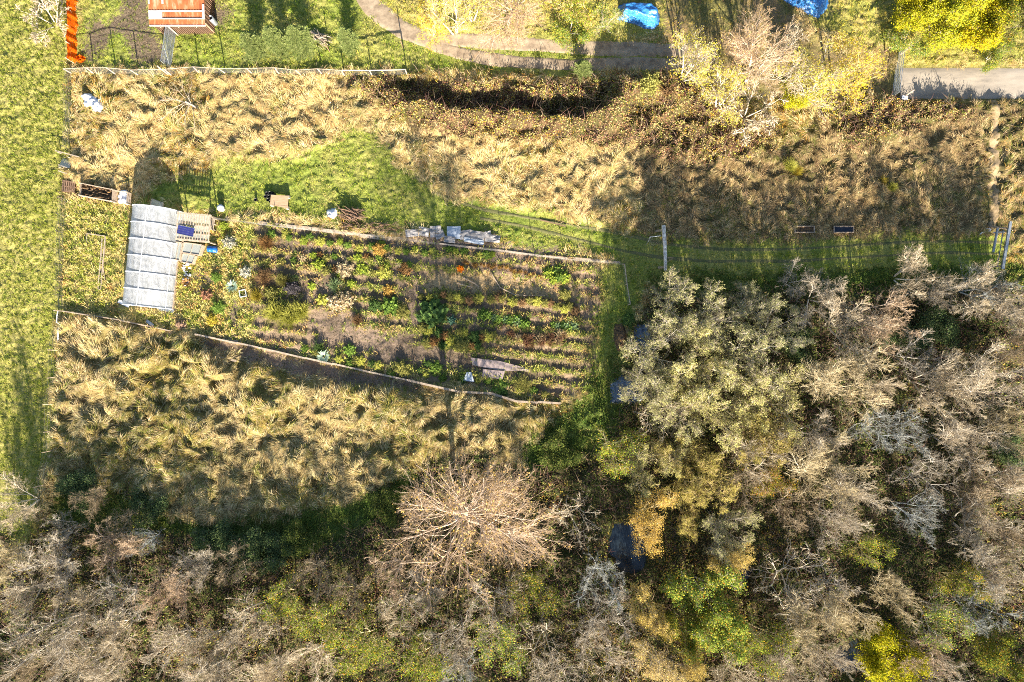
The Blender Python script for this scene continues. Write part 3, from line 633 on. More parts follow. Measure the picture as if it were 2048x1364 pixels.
def tree(cx, cy, r, kind, h, tint, label, group=None, name=None, base=None):
    """cx, cy: centre of the crown in the photograph; the foot follows from the height and the drone's straight-down view"""
    mt, mc, H = PROTO[kind]; pr, ph, mid = PR[kind]
    sz = h/ph; k = 1-.66*h/CAMH
    bx, by = base if base else (1024+(cx-1024)*k, 682+(cy-682)*k)
    sx = r*MPP*(1-.7*h/CAMH)/pr*(1.06 if kind[:4] in ('bare', 'grey') else 1)
    p = W(bx, by); nm = name or ('bare_tree' if kind[:4] in ('bare', 'grey', 'curl', 'brus') else 'leafy_tree')
    e = empty(nm, (p.x, p.y, h1(bx, by)-.03), label, 'tree', group, 0); rz = tree_rng.uniform(0, 6.28); e.rotation_euler.z = rz; e.location.x -= sx*(mid[0]*math.cos(rz)-mid[1]*math.sin(rz)); e.location.y -= sx*(mid[0]*math.sin(rz)+mid[1]*math.cos(rz)); e.scale = (sx*tree_rng.uniform(.94, 1.06), sx*tree_rng.uniform(.94, 1.06), sz)
    for n_, me in (('trunk', mt), ('crown', mc)):
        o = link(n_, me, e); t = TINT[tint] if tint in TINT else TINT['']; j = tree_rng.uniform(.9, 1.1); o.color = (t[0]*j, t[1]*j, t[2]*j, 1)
    return e
GW = 'bare trees of the wood along the bottom edge'; GR = 'bare trees of the wood on the right'; GS = 'sage leaved trees east of the garden'; GT = 'trees beside the dirt track'
B = ['bare0', 'bare1', 'bare2', 'bare3']
TREES = [
(42, 1012, 58, B[0], 5.3, 'p', 'pale bare tree at the pasture end, straddling the left edge of the photo'),
(25, 1108, 48, B[1], 5.3, 'c', 'cream bare tree below the pasture, hard against the left edge'),
(112, 1122, 62, B[2], 5.7, 'g', 'grey bare tree leaning left below the west fence end'),
(128, 1058, 36, 'grey0', 4.1, 'g', 'small grey spreading tree at the foot of the west fence'),
(236, 1092, 56, B[3], 4.9, 'k', 'bright tan fan shaped bare tree in front of the dark hedge'),
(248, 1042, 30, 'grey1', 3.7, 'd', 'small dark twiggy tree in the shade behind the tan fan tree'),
(292, 1078, 32, 'grey0', 3.7, 'b', 'thin blue grey tree right of the tan fan tree'),
(190, 1000, 34, B[1], 3.7, 'd', 'low dark brown tree at the bottom left corner of the rough meadow'),
(38, 1195, 52, B[3], 5.7, '', 'bare tree at the left edge under the cream bare tree'),
(158, 1212, 62, B[0], 6.1, 'p', 'pale bare tree with combed twigs right of the left edge trees'),
(252, 1200, 58, 'grey1', 5.7, 'g', 'grey bare tree with a broken pale limb below the tan fan tree'),
(108, 1292, 74, B[2], 6.6, '', 'broad tan bare tree near the bottom left corner'),
(232, 1288, 72, B[1], 6.6, 'p', 'wide pale bare tree beside the one in the bottom left corner'),
(342, 1188, 56, B[2], 5.7, 'k', 'pinkish tan bare tree below the dark green hedge'),
(335, 1300, 66, B[0], 6.6, '', 'tan bare tree between two pale ones near the bottom left'),
(55, 1350, 52, B[0], 6.6, 'd', 'brown bare tree cut off in the bottom left corner'),
(178, 1352, 60, B[3], 6.6, '', 'tan bare tree cut off by the bottom edge left of a white limb'),
(392, 1132, 42, B[1], 4.9, 'g', 'greyish small crown at the lower edge of the dark hedge'),
(470, 1132, 46, 'grey0', 4.9, 'd', 'brown grey twiggy tree below the hedge with yellow specks'),
(420, 1290, 58, B[3], 6.1, 'p', 'light bare tree beside the dark gap near the bottom'),
(502, 1248, 62, 'grey1', 5.7, 'p', 'white limbed spreading tree below the middle of the hedge'),
(440, 1352, 56, B[2], 6.6, '', 'tan bare tree cut by the bottom edge under the dark gap'),
(540, 1340, 60, B[1], 6.6, 'p', 'cream grey bare tree on the bottom edge left of a fallen pale limb'),
(562, 1198, 46, 'olive0', 5.5, 'o', 'sparse olive leaved tree left of the brown thicket'),
(622, 1150, 46, 'grey0', 4.5, 'd', 'dark brown twiggy tree at the edge of the green verge'),
(642, 1240, 56, 'olive0', 6.0, 'o', 'olive leaved tree in the middle of the bottom wood'),
(702, 1182, 50, 'grey1', 4.9, 'd', 'brown tree with a few green leaves under the verge'),
(722, 1290, 58, 'olive0', 6.5, 'o', 'olive and brown tree right of the fallen pale limb'),
(622, 1322, 60, 'grey0', 5.7, 'p', 'bare tree with one long pale limb near the bottom edge'),
(782, 1138, 48, 'grey1', 4.9, 'k', 'reddish brown twiggy tree left of the great pink tree'),
(802, 1228, 52, 'grey0', 5.3, 'p', 'tree of thin white branches below the reddish brown one'),
(856, 1190, 50, B[0], 5.7, 'g', 'grey bare tree under the left side of the great pink tree'),
(838, 1332, 60, 'olive0', 7.0, 'o', 'olive brown tree at the bottom edge left of the white stems'),
(902, 1278, 56, 'grey1', 5.7, '', 'tangled tan tree above the white stemmed birches'),
(968, 1012, 165, 'big0', 13.0, 'q', 'largest tree of all, pinkish bare crown with white limbs and a few yellow leaves'),
(990, 1205, 58, 'grey0', 5.7, '', 'tan tree under the lower edge of the great pink tree'),
(1002, 1288, 56, 'olive0', 6.5, '', 'green and yellow leaved tree near the bottom centre'),
(920, 1348, 46, 'grey0', 6.1, 'b', 'white stemmed tree standing in the dark hole at the bottom edge'),
(1082, 1290, 58, 'curl0', 5.7, 'p', 'pale twisted tree left of the small dark pool'),
(1100, 1350, 58, 'grey1', 6.1, '', 'tan twisted tree cut by the bottom edge at the centre'),
(1066, 1182, 52, 'olive0', 6.0, 'd', 'olive thicket tree right of the pink tree'),
(1152, 1040, 60, 'curl0', 4.9, 'p', 'curved white branches arching over a dark hollow left of the pond'),
(1196, 1160, 56, 'grey0', 5.7, 'b', 'blue grey lichened tree below the pond'),
(1222, 1225, 60, 'grey1', 5.7, 'g', 'grey tree with pale knuckled limbs under the lichened one'),
(1182, 1300, 54, 'grey0', 5.7, '', 'tan tangled tree right of the small dark pool'),
(1232, 1338, 58, 'curl0', 5.7, 'p', 'tree with bleached bent limbs at the bottom edge below the pond'),
(1302, 1225, 56, 'tanleaf0', 6.5, 'o', 'tan leaved tree left of the green and orange tree'),
(1312, 1318, 58, 'tanleaf0', 7.0, '', 'pinkish tan leaved tree at the bottom edge'),
(1345, 622, 72, 'sage0', 6.2, '', 'sage tree standing nearest the log gateway'),
(1425, 648, 70, 'sage1', 6.2, '', 'sage tree below the dark tarp shadow, second from the gateway'),
(1320, 715, 76, 'sage2', 6.7, '', 'sage tree overhanging the upper dark tarp'),
(1405, 738, 82, 'sage0', 7.0, 'c', 'broad pale sage tree in the middle of the sage group'),
(1492, 715, 76, 'sage1', 6.7, '', 'sage tree on the inner right of the sage group'),
(1542, 800, 76, 'sage2', 6.7, 'c', 'light sage tree beside the pale bare trees'),
(1442, 835, 82, 'sage0', 7.0, 'c', 'light yellowish sage tree at the lower middle of the sage group'),
(1348, 822, 70, 'sage1', 6.2, '', 'sage tree right of the lower dark tarp'),
(1560, 655, 60, 'sage2', 5.5, 'g', 'greyish sage tree under the small brown crowns'),
(1500, 608, 44, 'sage1', 4.4, 'g', 'small dull sage crown above the sage group'),
(1290, 768, 54, 'sage2', 5.5, '', 'sage tree hanging over the lower dark tarp'),
(1528, 875, 60, 'sage1', 5.9, 'y', 'yellowish sage tree at the lower right of the sage group'),
(1300, 922, 70, 'sage0', 5.9, 'c', 'pale cream leaved tree with white branches left of the sage group'),
(1325, 835, 52, 'curl0', 6.1, 'p', 'leafless tree of white forked limbs beside the lower tarp'),
(1240, 905, 50, 'olive0', 6.0, 'o', 'sparse olive and yellow tree on the edge of the grassy clearing'),
(1372, 922, 64, 'sage2', 5.9, 'y', 'yellow tan leaved tree below the sage group'),
(1425, 962, 60, 'sage1', 5.9, 'y', 'bright yellow sage tree above the orange tan tree'),
(1300, 1042, 60, 'tanleaf0', 7.5, 'y', 'orange tan leaved tree overhanging the right side of the pond'),
(1372, 1012, 56, 'sage0', 5.5, 'y', 'yellow sage tree between the pond and the brown gap'),
(1452, 1062, 58, 'sage2', 5.5, '', 'sage tree above the second small pool'),
(1460, 1118, 46, 'tanleaf0', 6.5, 'o', 'khaki leaved tree hanging over the second small pool'),
(1642, 590, 66, B[0], 5.1, '', 'tan bare tree under the two planter boxes'),
(1598, 560, 40, 'grey0', 3.8, 'g', 'small grey twiggy crown on the grass verge'),
(1702, 642, 70, B[1], 5.5, 'p', 'bright tan bare tree with rusty tips'),
(1765, 648, 60, B[2], 5.5, 'k', 'pinkish tan bare tree beside a black shadow edge'),
(1832, 548, 56, B[3], 5.5, 'p', 'white forked trunk with a fan shaped crown by the grass track'),
(1892, 588, 52, B[0], 5.1, '', 'tan bare tree right of the fan shaped one'),
(1970, 572, 50, 'grey1', 4.8, 'b', 'blue grey shaded tree under the pale metal gateway'),
(1978, 602, 66, B[1], 5.9, 'p', 'leaning white limbed tree near the right edge'),
(2035, 625, 48, B[2], 5.5, '', 'tan bare tree cut by the right edge under the leaning one'),
(1682, 760, 86, B[3], 7.4, 'c', 'widest cream bare tree right of the sage group'),
(1758, 772, 62, B[0], 7.0, 'p', 'pale bare tree with outstretched tips beside the widest cream one'),
(1838, 712, 50, 'grey0', 5.7, 'g', 'grey bare tree below the dark green opening'),
(1892, 772, 70, B[1], 7.0, 'p', 'light bare tree right of the grey one, with straw tips'),
(1972, 752, 70, B[2], 7.0, '', 'brown tan bare tree in the right wood above two pale ones'),
(2035, 700, 50, B[3], 6.6, 'd', 'brown bare tree on the right edge, upper of the pair'),
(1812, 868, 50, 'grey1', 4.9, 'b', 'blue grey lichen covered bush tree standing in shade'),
(1745, 852, 44, 'grey0', 4.9, 'b', 'smaller blue grey tree left of the lichen covered one'),
(1632, 868, 70, B[0], 7.0, '', 'tan bare tree under the widest cream tree'),
(1512, 912, 60, 'grey1', 6.6, 'p', 'white branched bare tree below the sage group'),
(1642, 930, 70, B[2], 7.0, 'c', 'cream tree with a white trunk fork in the right wood'),
(1702, 985, 62, B[1], 7.0, '', 'tan bare tree left of the long black shadow'),
(1922, 880, 70, B[3], 7.0, '', 'tan bare tree right of the lichen covered bush'),
(2012, 850, 60, B[0], 7.0, 'c', 'cream brown bare tree near the right edge, halfway down'),
(1952, 970, 70, B[1], 7.0, 'd', 'dull brown bare tree right of the long black shadow'),
(2035, 962, 50, B[2], 7.0, '', 'bare tree on the right edge with a bent rusty limb'),
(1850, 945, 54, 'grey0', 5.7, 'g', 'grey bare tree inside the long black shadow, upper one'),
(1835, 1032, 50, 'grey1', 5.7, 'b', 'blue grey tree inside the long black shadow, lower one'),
(1962, 1062, 66, B[3], 7.0, '', 'tan combed bare tree in the lower right wood'),
(2030, 1080, 56, B[0], 7.0, 'd', 'brown bare tree on the right edge, lower of the pair'),
(1588, 1012, 50, 'grey0', 5.7, 'd', 'brown twiggy tree near the orange bushes'),
(1662, 1052, 54, 'grey1', 5.7, '', 'tan twiggy tree between the orange bushes and the shadow'),
(1582, 1160, 78, 'curl0', 6.1, 'p', 'curly pale limbed bare tree right of the second pool'),
(1645, 1182, 54, 'grey0', 5.7, '', 'tan bare tree right of the curly one'),
(1602, 1245, 72, B[1], 6.6, 'c', 'round cream bare tree under the curly one'),
(1684, 1232, 54, B[2], 6.6, 'c', 'cream bare tree above the black pool'),
(1782, 1182, 60, B[0], 6.1, 'c', 'bushy cream tree right of the yellow specked undergrowth'),
(1742, 1100, 42, 'olive0', 5.5, 'o', 'small olive tree left of the bushy cream one'),
(1922, 1160, 46, 'olive0', 5.5, 'y', 'yellow green leaved small tree at the end of the long shadow'),
(1962, 1215, 58, 'grey0', 6.1, 'b', 'thin blue white stems right of the yellow green small tree'),
(2005, 1152, 60, B[3], 7.0, '', 'tan bare tree near the right edge above the blue white stems'),
(1882, 1248, 60, 'olive0', 6.0, '', 'green tree crossed by white limbs above the gold shrub'),
(1985, 1305, 62, 'leafy1', 6.0, 'd', 'dark green leafy tree in the bottom right corner'),
(1842, 1302, 52, 'grey1', 5.7, 'k', 'pinkish tan bare tree beside the gold shrub'),
(1885, 1352, 50, 'grey0', 6.1, '', 'tan tangled tree at the bottom edge right of the gold shrub'),
(1412, 1172, 72, 'leafy0', 6.5, '', 'green tree sprinkled with orange leaves below the second pool'),
(1452, 1262, 68, 'leafy1', 6.5, '', 'darker green tree with yellow leaves below the orange sprinkled one'),
(1372, 1255, 50, 'leafy0', 6.0, 'd', 'dull green tree left of the orange sprinkled one'),
(1532, 1292, 58, 'olive0', 6.5, 'o', 'green grey tree with a long fallen pale limb'),
(1462, 1350, 60, 'grey1', 6.1, 'p', 'white grey bare tree on the bottom edge right of the tan leaved ones'),
(1562, 1345, 62, B[3], 6.6, '', 'bare tree on the bottom edge between white grey and cream trees'),
(1382, 1345, 48, 'tanleaf0', 7.0, 'o', 'khaki leaved tree on the bottom edge'),
(1645, 1318, 58, B[0], 6.6, '', 'tan bare tree left of the black pool'),
(1482, 968, 48, 'grey0', 5.7, 'd', 'brown tangle of twigs under the yellowish sage tree'),
(1540, 960, 40, 'olive0', 5.0, 'r', 'low reddish orange bush among the bare trees'),
(905, 12, 62, 'yellow0', 9.0, '', 'yellow leaved birch with a thin pale trunk, left of the pink birch'),
(945, -8, 62, 'yellow1', 9, '', 'second yellow leaved birch along the top edge'),
(1035, 30, 88, 'big0', 10.0, 'k', 'pinkish birch with a thick white trunk beside the dirt track'),
(860, 48, 52, 'yellow1', 5.0, 'y', 'low yellow tree spilling onto the bend of the dirt track'),
(1140, 5, 52, 'olive0', 5.0, 'y', 'yellow green bush tree left of the blue tarp by the track'),
(1215, 40, 34, 'olive0', 3.2, '', 'low green shrub just left of the blue tarp'),
(1395, 118, 66, 'yellow0', 7.0, '', 'sparse yellow tree with white limbs right of the big track shadow'),
(1488, 95, 84, 'big0', 8.5, 'k', 'pinkish white bare tree between the yellow trees at the top'),
(1562, 130, 70, 'grey1', 6.6, 'p', 'bare tree with long white limbs reaching right towards the gate'),
(1635, 165, 78, 'yellow1', 7.0, '', 'yellow sparse tree left of the one by the gate'),
(1712, 135, 74, 'yellow0', 7.0, 'y', 'yellow sparse tree nearest the road gate'),
(1512, 225, 66, 'brush0', 4.0, 'p', 'whitish brush of bare twigs below the white limbed tree'),
(1450, 180, 60, 'yellow1', 5.5, '', 'low yellow tree under the pinkish white bare tree'),
(1602, 185, 34, 'gold0', 3.6, 'o', 'bright lime yellow bush under the yellow trees'),
(1835, 22, 46, 'gold0', 3.6, 'o', 'greenish left end of the bright yellow hedge above the road'),
(1892, 50, 48, 'gold0', 3.4, '', 'yellow hedge shrub closest to the road, left of the middle'),
(1905, -4, 56, 'gold0', 4.8, '', 'tall yellow hedge shrub cut by the top edge'),
(1960, 42, 52, 'gold0', 3.8, 'y', 'deep yellow hedge shrub right of the middle'),
(2000, 8, 44, 'gold0', 4.2, 'o', 'right end of the bright yellow hedge above the road'),
(2040, 40, 50, 'leafy0', 5.0, 'd', 'dark green tree in the top right corner'),
(1775, 1312, 56, 'gold0', 4.5, 'o', 'bright gold green shrub beside the black pool'),
(430, 1078, 39, 'ever0', 1.9, '', 'leftmost dark shade-coloured bush of the hedge under the tussock meadow'),
(492, 1092, 42, 'ever0', 2.2, '', 'dark shade-coloured bush, second in the hedge under the tussock meadow'),
(548, 1100, 40, 'ever0', 2.1, '', 'dark green bush in the middle of the hedge under the meadow'),
(602, 1082, 37, 'ever0', 1.8, 'y', 'brighter green bush at the right end of the hedge under the meadow'),
(160, 975, 39, 'ever0', 1.9, '', 'dark evergreen bush in the bottom left meadow corner'),
(300, 1015, 37, 'ever0', 1.8, '', 'dark shade-coloured bush between the meadow corner and the hedge'),
(775, 1010, 37, 'ever0', 1.6, 'y', 'green bush left of the great pink tree'),
(1120, 905, 39, 'ever0', 1.4, 'y', 'rank green bush above the great pink tree'),
(1590, 690, 34, 'ever0', 2.4, '', 'dark evergreen among sage and tan crowns'),
(1865, 660, 42, 'ever0', 2.1, '', 'dark green bramble bush in the opening of the right wood'),
(1780, 668, 34, 'ever0', 1.9, '', 'dark green bush beside the black shadow edge'),
(2010, 900, 34, 'ever0', 1.8, '', 'dark green bush under the tan trees of the right edge'),
(1810, 88, 40, 'leafy0', 2.2, '', 'green skirt bush at the left foot of the yellow hedge'),
(1990, 98, 40, 'leafy1', 2.0, '', 'green skirt bush at the right foot of the yellow hedge'),
(1150, 55, 46, 'leafy0', 2.4, '', 'round green bush on the yard side of the dirt track'),
(85, 28, 58, 'brush0', 2.4, 'p', 'bleached leafless brush standing in the pasture by the orange netting'),
]
for (cx, cy, r, k, h, ti, lb_) in TREES:
    nm = 'shrub' if h < 4.9 and k[:4] in ('gold', 'oliv', 'brus', 'ever', 'leaf') else None
    g = GW if cy > 980 and cx < 1240 and k[:3] in ('bar', 'gre') else GR if cx > 1560 and cy > 520 and k[:3] in ('bar', 'gre') else GS if k[:4] == 'sage' else GT if cy < 240 and cx > 800 else None
    e = tree(cx, cy, r, k, h, ti, lb_, g, nm)
    if nm: e['category'] = 'shrub'

def conifer(px, py, h, r, label, tint=1.0):
    """small open fir: whorls of drooping boughs of needle sprays"""
    rr = np.random.default_rng(int(px*7+py)); p = W(px, py); z = h1(px, py)
    e = empty('fir_sapling', (p.x, p.y, z), label, 'tree', 'fir saplings along the wire fence')
    MB().tube([(p.x, p.y, z-.1), (p.x, p.y, z+h*.98)], [.06, .012], 6).build('trunk', M['bark'], e)
    nb = int(150+h*34); t = np.sort(rr.random(nb))**.9; a = rr.uniform(0, 6.28, nb); l = r*(1-t)**.75*rr.uniform(.45, 1.3, nb)+.12
    base = np.stack([np.zeros(nb), np.zeros(nb), .15*h+t*h*.84], 1); d = np.stack([np.cos(a), np.sin(a), np.full(nb, .22)], 1)
    P = np.stack([base, base+d*(l*.5)[:, None], base+d*l[:, None]+np.array([0, 0, -.05])], 1)
    tv, tf = tubes(P, np.tile(np.array([.014, .009, .005]), (nb, 1)), 3)
    ns = 34; i = np.repeat(np.arange(nb), ns); u = rr.random(len(i)); c = P[i, 0]+(P[i, 2]-P[i, 0])*u[:, None]
    s = unit(np.cross(d[i], [0, 0, 1.]))*rr.choice([-1, 1], len(i))[:, None]; ln = (.07+.20*l[i]*(1-u*.6))
    tip = c+(s*.8+d[i]*.7)*ln[:, None]+rr.normal(0, .02, c.shape); wv = np.cross(unit(tip-c), [0, 0, 1.])*.032
    V = np.stack([c-wv*.7, c+wv*.7, tip+wv*.5, tip-wv*.5], 1).reshape(-1, 3); F = np.arange(len(V)).reshape(-1, 4)
    VV, FF = join([(tv, tf), (V, F)])
    o = link('crown', mesh('crown', VV, FF, M['lf_fir']), e); o.color = (tint, tint, tint*.9, 1)
    return e
conifer(524, 112, 4.9, 1.3, 'leftmost fir sapling in the row behind the wire fence', 1.1)
conifer(570, 104, 5.2, 1.3, 'second fir sapling of the row, left of the stick pile', 1.25)
conifer(616, 104, 5.4, 1.45, 'bluish fir sapling just left of the stick pile', 1.2)
conifer(706, 100, 4.6, .95, 'slim fir sapling right of the stick pile', 1.3)
del conifer(1163, 146, 2.6, .8, 'young fir on the verge south of the dirt track', 1.05)['group']
# ---------------------------------------------------------------- off-frame wood to the south: casts the long shadows into the picture
def far_wood():
    r = np.random.default_rng(3); V = []; F = []; n = 0
    def get(me):
        co = np.zeros(len(me.vertices)*3, np.float32); me.vertices.foreach_get('co', co)
        ls = np.zeros(len(me.loops), np.int32); me.loops.foreach_get('vertex_index', ls); return co.reshape(-1, 3), ls.reshape(-1, 4)
    tv, tf = join([get(PROTO['grey0'][0]), get(PROTO['grey0'][1])])
    for i in range(26):
        x = -52+i*4.2+r.uniform(-1, 1); y = -39.5-r.uniform(0, 9); s = (.85 if x < 0 else 1.05)*r.uniform(.85, 1.1); a = r.uniform(0, 6.28)
        m = np.array([[math.cos(a), -math.sin(a), 0], [math.sin(a), math.cos(a), 0], [0, 0, 1]])
        V.append((tv*s)@m.T+np.array([x, y, 0])); F.append(tf+n); n += len(tv)
    o = link('woods', mesh('woods', np.concatenate(V), np.concatenate(F), M['twig'])); tag(o, 'bare wood continuing south beyond the picture', 'woods', kind='stuff')
far_wood()

# ---------------------------------------------------------------- fences
def along(pts, step):
    P = [W(*p) for p in pts]; out = [P[0]]
    for a, b in zip(P[:-1], P[1:]):
        k = max(1, round((b-a).length/step)); out += [a.lerp(b, i/k) for i in range(1, k+1)]
    return out
def zg(p): return float(hgt(np.array([p.x]), np.array([p.y]))[0])
def fence(label, pts, step, h, postr=.045, wires=4, cell=.3, rail=None, lean=.05, postmat='post', wirer=.007, name='wire_fence', seed=1, posth=None):
    r = random.Random(seed); ps = along(pts, step); e = empty(name, (ps[0].x, ps[0].y, 0), label, 'fence'); tops = []
    for p in ps:
        z = zg(p); hh = (posth or h*1.08)*r.uniform(.92, 1.06)
        q = p+Vector((r.uniform(-lean, lean)*hh, r.uniform(-lean, lean)*hh, 0)); t = Vector((q.x, q.y, z+hh)); b = Vector((p.x, p.y, z-.1))
        MB().tube([b, t], [postr, postr*.85], 7).build('post', M[postmat], e); tops.append((b, t))
    m = MB()
    for (b0, t0), (b1, t1) in zip(tops[:-1], tops[1:]):
        sag = r.uniform(.0, .08)
        for k in range(wires):
            f = .1+.86*k/max(1, wires-1)
            a = b0.lerp(t0, f*h/(posth or h*1.08)); c = b1.lerp(t1, f*h/(posth or h*1.08)); mid = a.lerp(c, .5)-Vector((0, 0, sag*f)); m.tube([a, mid, c], wirer, 3, False)
        if cell:
            n = int((b1-b0).length/cell)
            for i in range(1, n):
                u = i/n; a = b0.lerp(b1, u)+Vector((0, 0, .15)); c = b0.lerp(b1, u).lerp(t0.lerp(t1, u), .96*h/(posth or h*1.08)); c.z -= sag*(1-abs(2*u-1)); m.tube([a, c], wirer*.8, 3, False)
    m.build('netting', M['wire'], e)
    if rail:
        m = MB()
        for (b0, t0), (b1, t1) in zip(tops[:-1], tops[1:]): m.tube([t0, t1], rail, 6)
        m.build('rail', M['wood_pale'], e)
    return e
fence('long wire mesh fence with wooden posts between yard and rough grass', [(146, 148), (280, 152), (345, 152), (400, 148), (560, 150), (690, 152)], 2.35, 1.35, .06, 7, .3, .028, .10, 'post', .005, seed=2)
fence('short fence with a peeled pale top rail by the stick pile', [(690, 152), (745, 152), (815, 152)], 2.6, 1.35, .06, 5, .4, .06, .06, 'post', .005, seed=3)
fence('thin wire fence along the pasture from the top corner to the hurdle', [(146, 150), (145, 240), (142, 300)], 1.6, 1.3, .03, 6, .18, None, .05, 'steel', .008, seed=4)
fence('thin wire fence between pasture and weedy garden patch', [(134, 400), (129, 500), (128, 622)], 1.7, 1.3, .03, 6, .22, None, .06, 'steel', .007, seed=5)
fence('sagging wire fence between pasture and tussock meadow', [(128, 622), (120, 700), (112, 860), (108, 900), (102, 1030)], 2.8, 1.25, .045, 4, .5, None, .10, 'post', .006, seed=6)
fence('garden fence of wire and driftwood rails along the north side', [(440, 441), (560, 455), (690, 468), (880, 490), (1010, 505), (1130, 520), (1244, 530)], 3.1, 1.5, .03, 4, .35, None, .05, 'steel', .006, seed=7)
fence('short garden fence with a grey rail at the east corner', [(1244, 530), (1250, 570), (1256, 610)], 2.0, 1.2, .05, 3, 0, .05, .03, 'post', seed=8)
def low_border(label, pts, wd, ht, mat, name, cat):
    ps = along(pts, 2.4); r = random.Random(len(pts)); e = empty(name, (ps[0].x, ps[0].y, 0), label, cat)
    for a, b in zip(ps[:-1], ps[1:]):
        j = Vector((0, r.uniform(-.06, .06), 0)); MB().beam(a+j+Vector((0, 0, zg(a)+ht*.5)), b+j+Vector((0, 0, zg(b)+ht*.5)), wd, ht).build('board', M[mat], e)
    return e
low_border('straight grey plank edging along the dug strip of the garden', [(395, 668), (560, 703), (720, 740), (815, 760)], .16, .34, 'wood_pale', 'plank_edging', 'edging')
low_border('crooked driftwood edging at the south east end of the garden', [(815, 760), (860, 770), (915, 782), (985, 786), (1030, 800), (1120, 806)], .2, .42, 'wood', 'log_edging', 'edging')
low_border('low bank board from the west fence to the log bundle', [(132, 622), (250, 641), (345, 662)], .10, .34, 'wood', 'board_edging', 'edging')
low_border('flat weathered boards laid along the north garden fence', [(452, 437), (520, 447), (640, 461), (720, 470), (780, 478)], .34, .07, 'wood_pale', 'board_walk', 'boards')
low_border('narrow boards along the fence below the paper mulch', [(880, 487), (1000, 500), (1085, 512), (1240, 526)], .16, .08, 'wood', 'board_strip', 'boards')

# orange safety netting between leaning posts
def orange():
    e = empty('safety_netting', W(152, 130), 'orange plastic safety netting hung along the pasture corner', 'fence'); r = random.Random(4)
    ps = [W(151, y) for y in (128, 96, 62, 30, -4, -40)]
    for p in ps[::1]: MB().tube([p, p+Vector((-.05, .05, 1.5))], .045, 7).build('post', M['wood_pale'], e)
    V = []; nx, ny = 150, 26; o = Vector((0, 0, 0))
    for i in range(nx+1):
        f = i/nx; y = 128+(-168)*f; p = W(151.5, y)
        for j in range(ny+1):
            g = j/ny; fold = .5*(vn(np.array([f*26.]), np.array([g*3.]), 7)[0]-.5)
            V.append((p.x+.62*(g-.5)+fold*.25+.05*math.sin(f*17), p.y+fold*.2, max(.05, 1.25-1.25*abs(g-.35)*1.7+fold*.55)))
    F = []
    for i in range(nx):
        for j in range(ny):
            if (i % 3 == 1 and j % 3 == 1): continue
            a = i*(ny+1)+j; F.append((a, a+1, a+ny+2, a+ny+1))
    V = np.array(V)-np.array(e.location); link('netting', mesh('netting', V, np.array(F), M['orange']), e)
    V = []; k = 16
    for i in range(k+1):
        for j in range(k+1):
            p = W(152+22*i/k, 112+15*j/k); V.append((p.x, p.y, .12+.4*vn(np.array([i*.35]), np.array([j*.35]), 9)[0]*min(1, 2-abs(i-k/2)/k*3)))
    F = [(i*(k+1)+j, i*(k+1)+j+1, (i+1)*(k+1)+j+1, (i+1)*(k+1)+j) for i in range(k) for j in range(k) if not (i % 3 == 1 and j % 3 == 1) and (i-k/2)**2+(j-k/2)**2 < k*k*.23]
    link('loose_end', mesh('loose_end', np.array(V)-np.array(e.location), np.array(F), M['orange']), e)
orange()

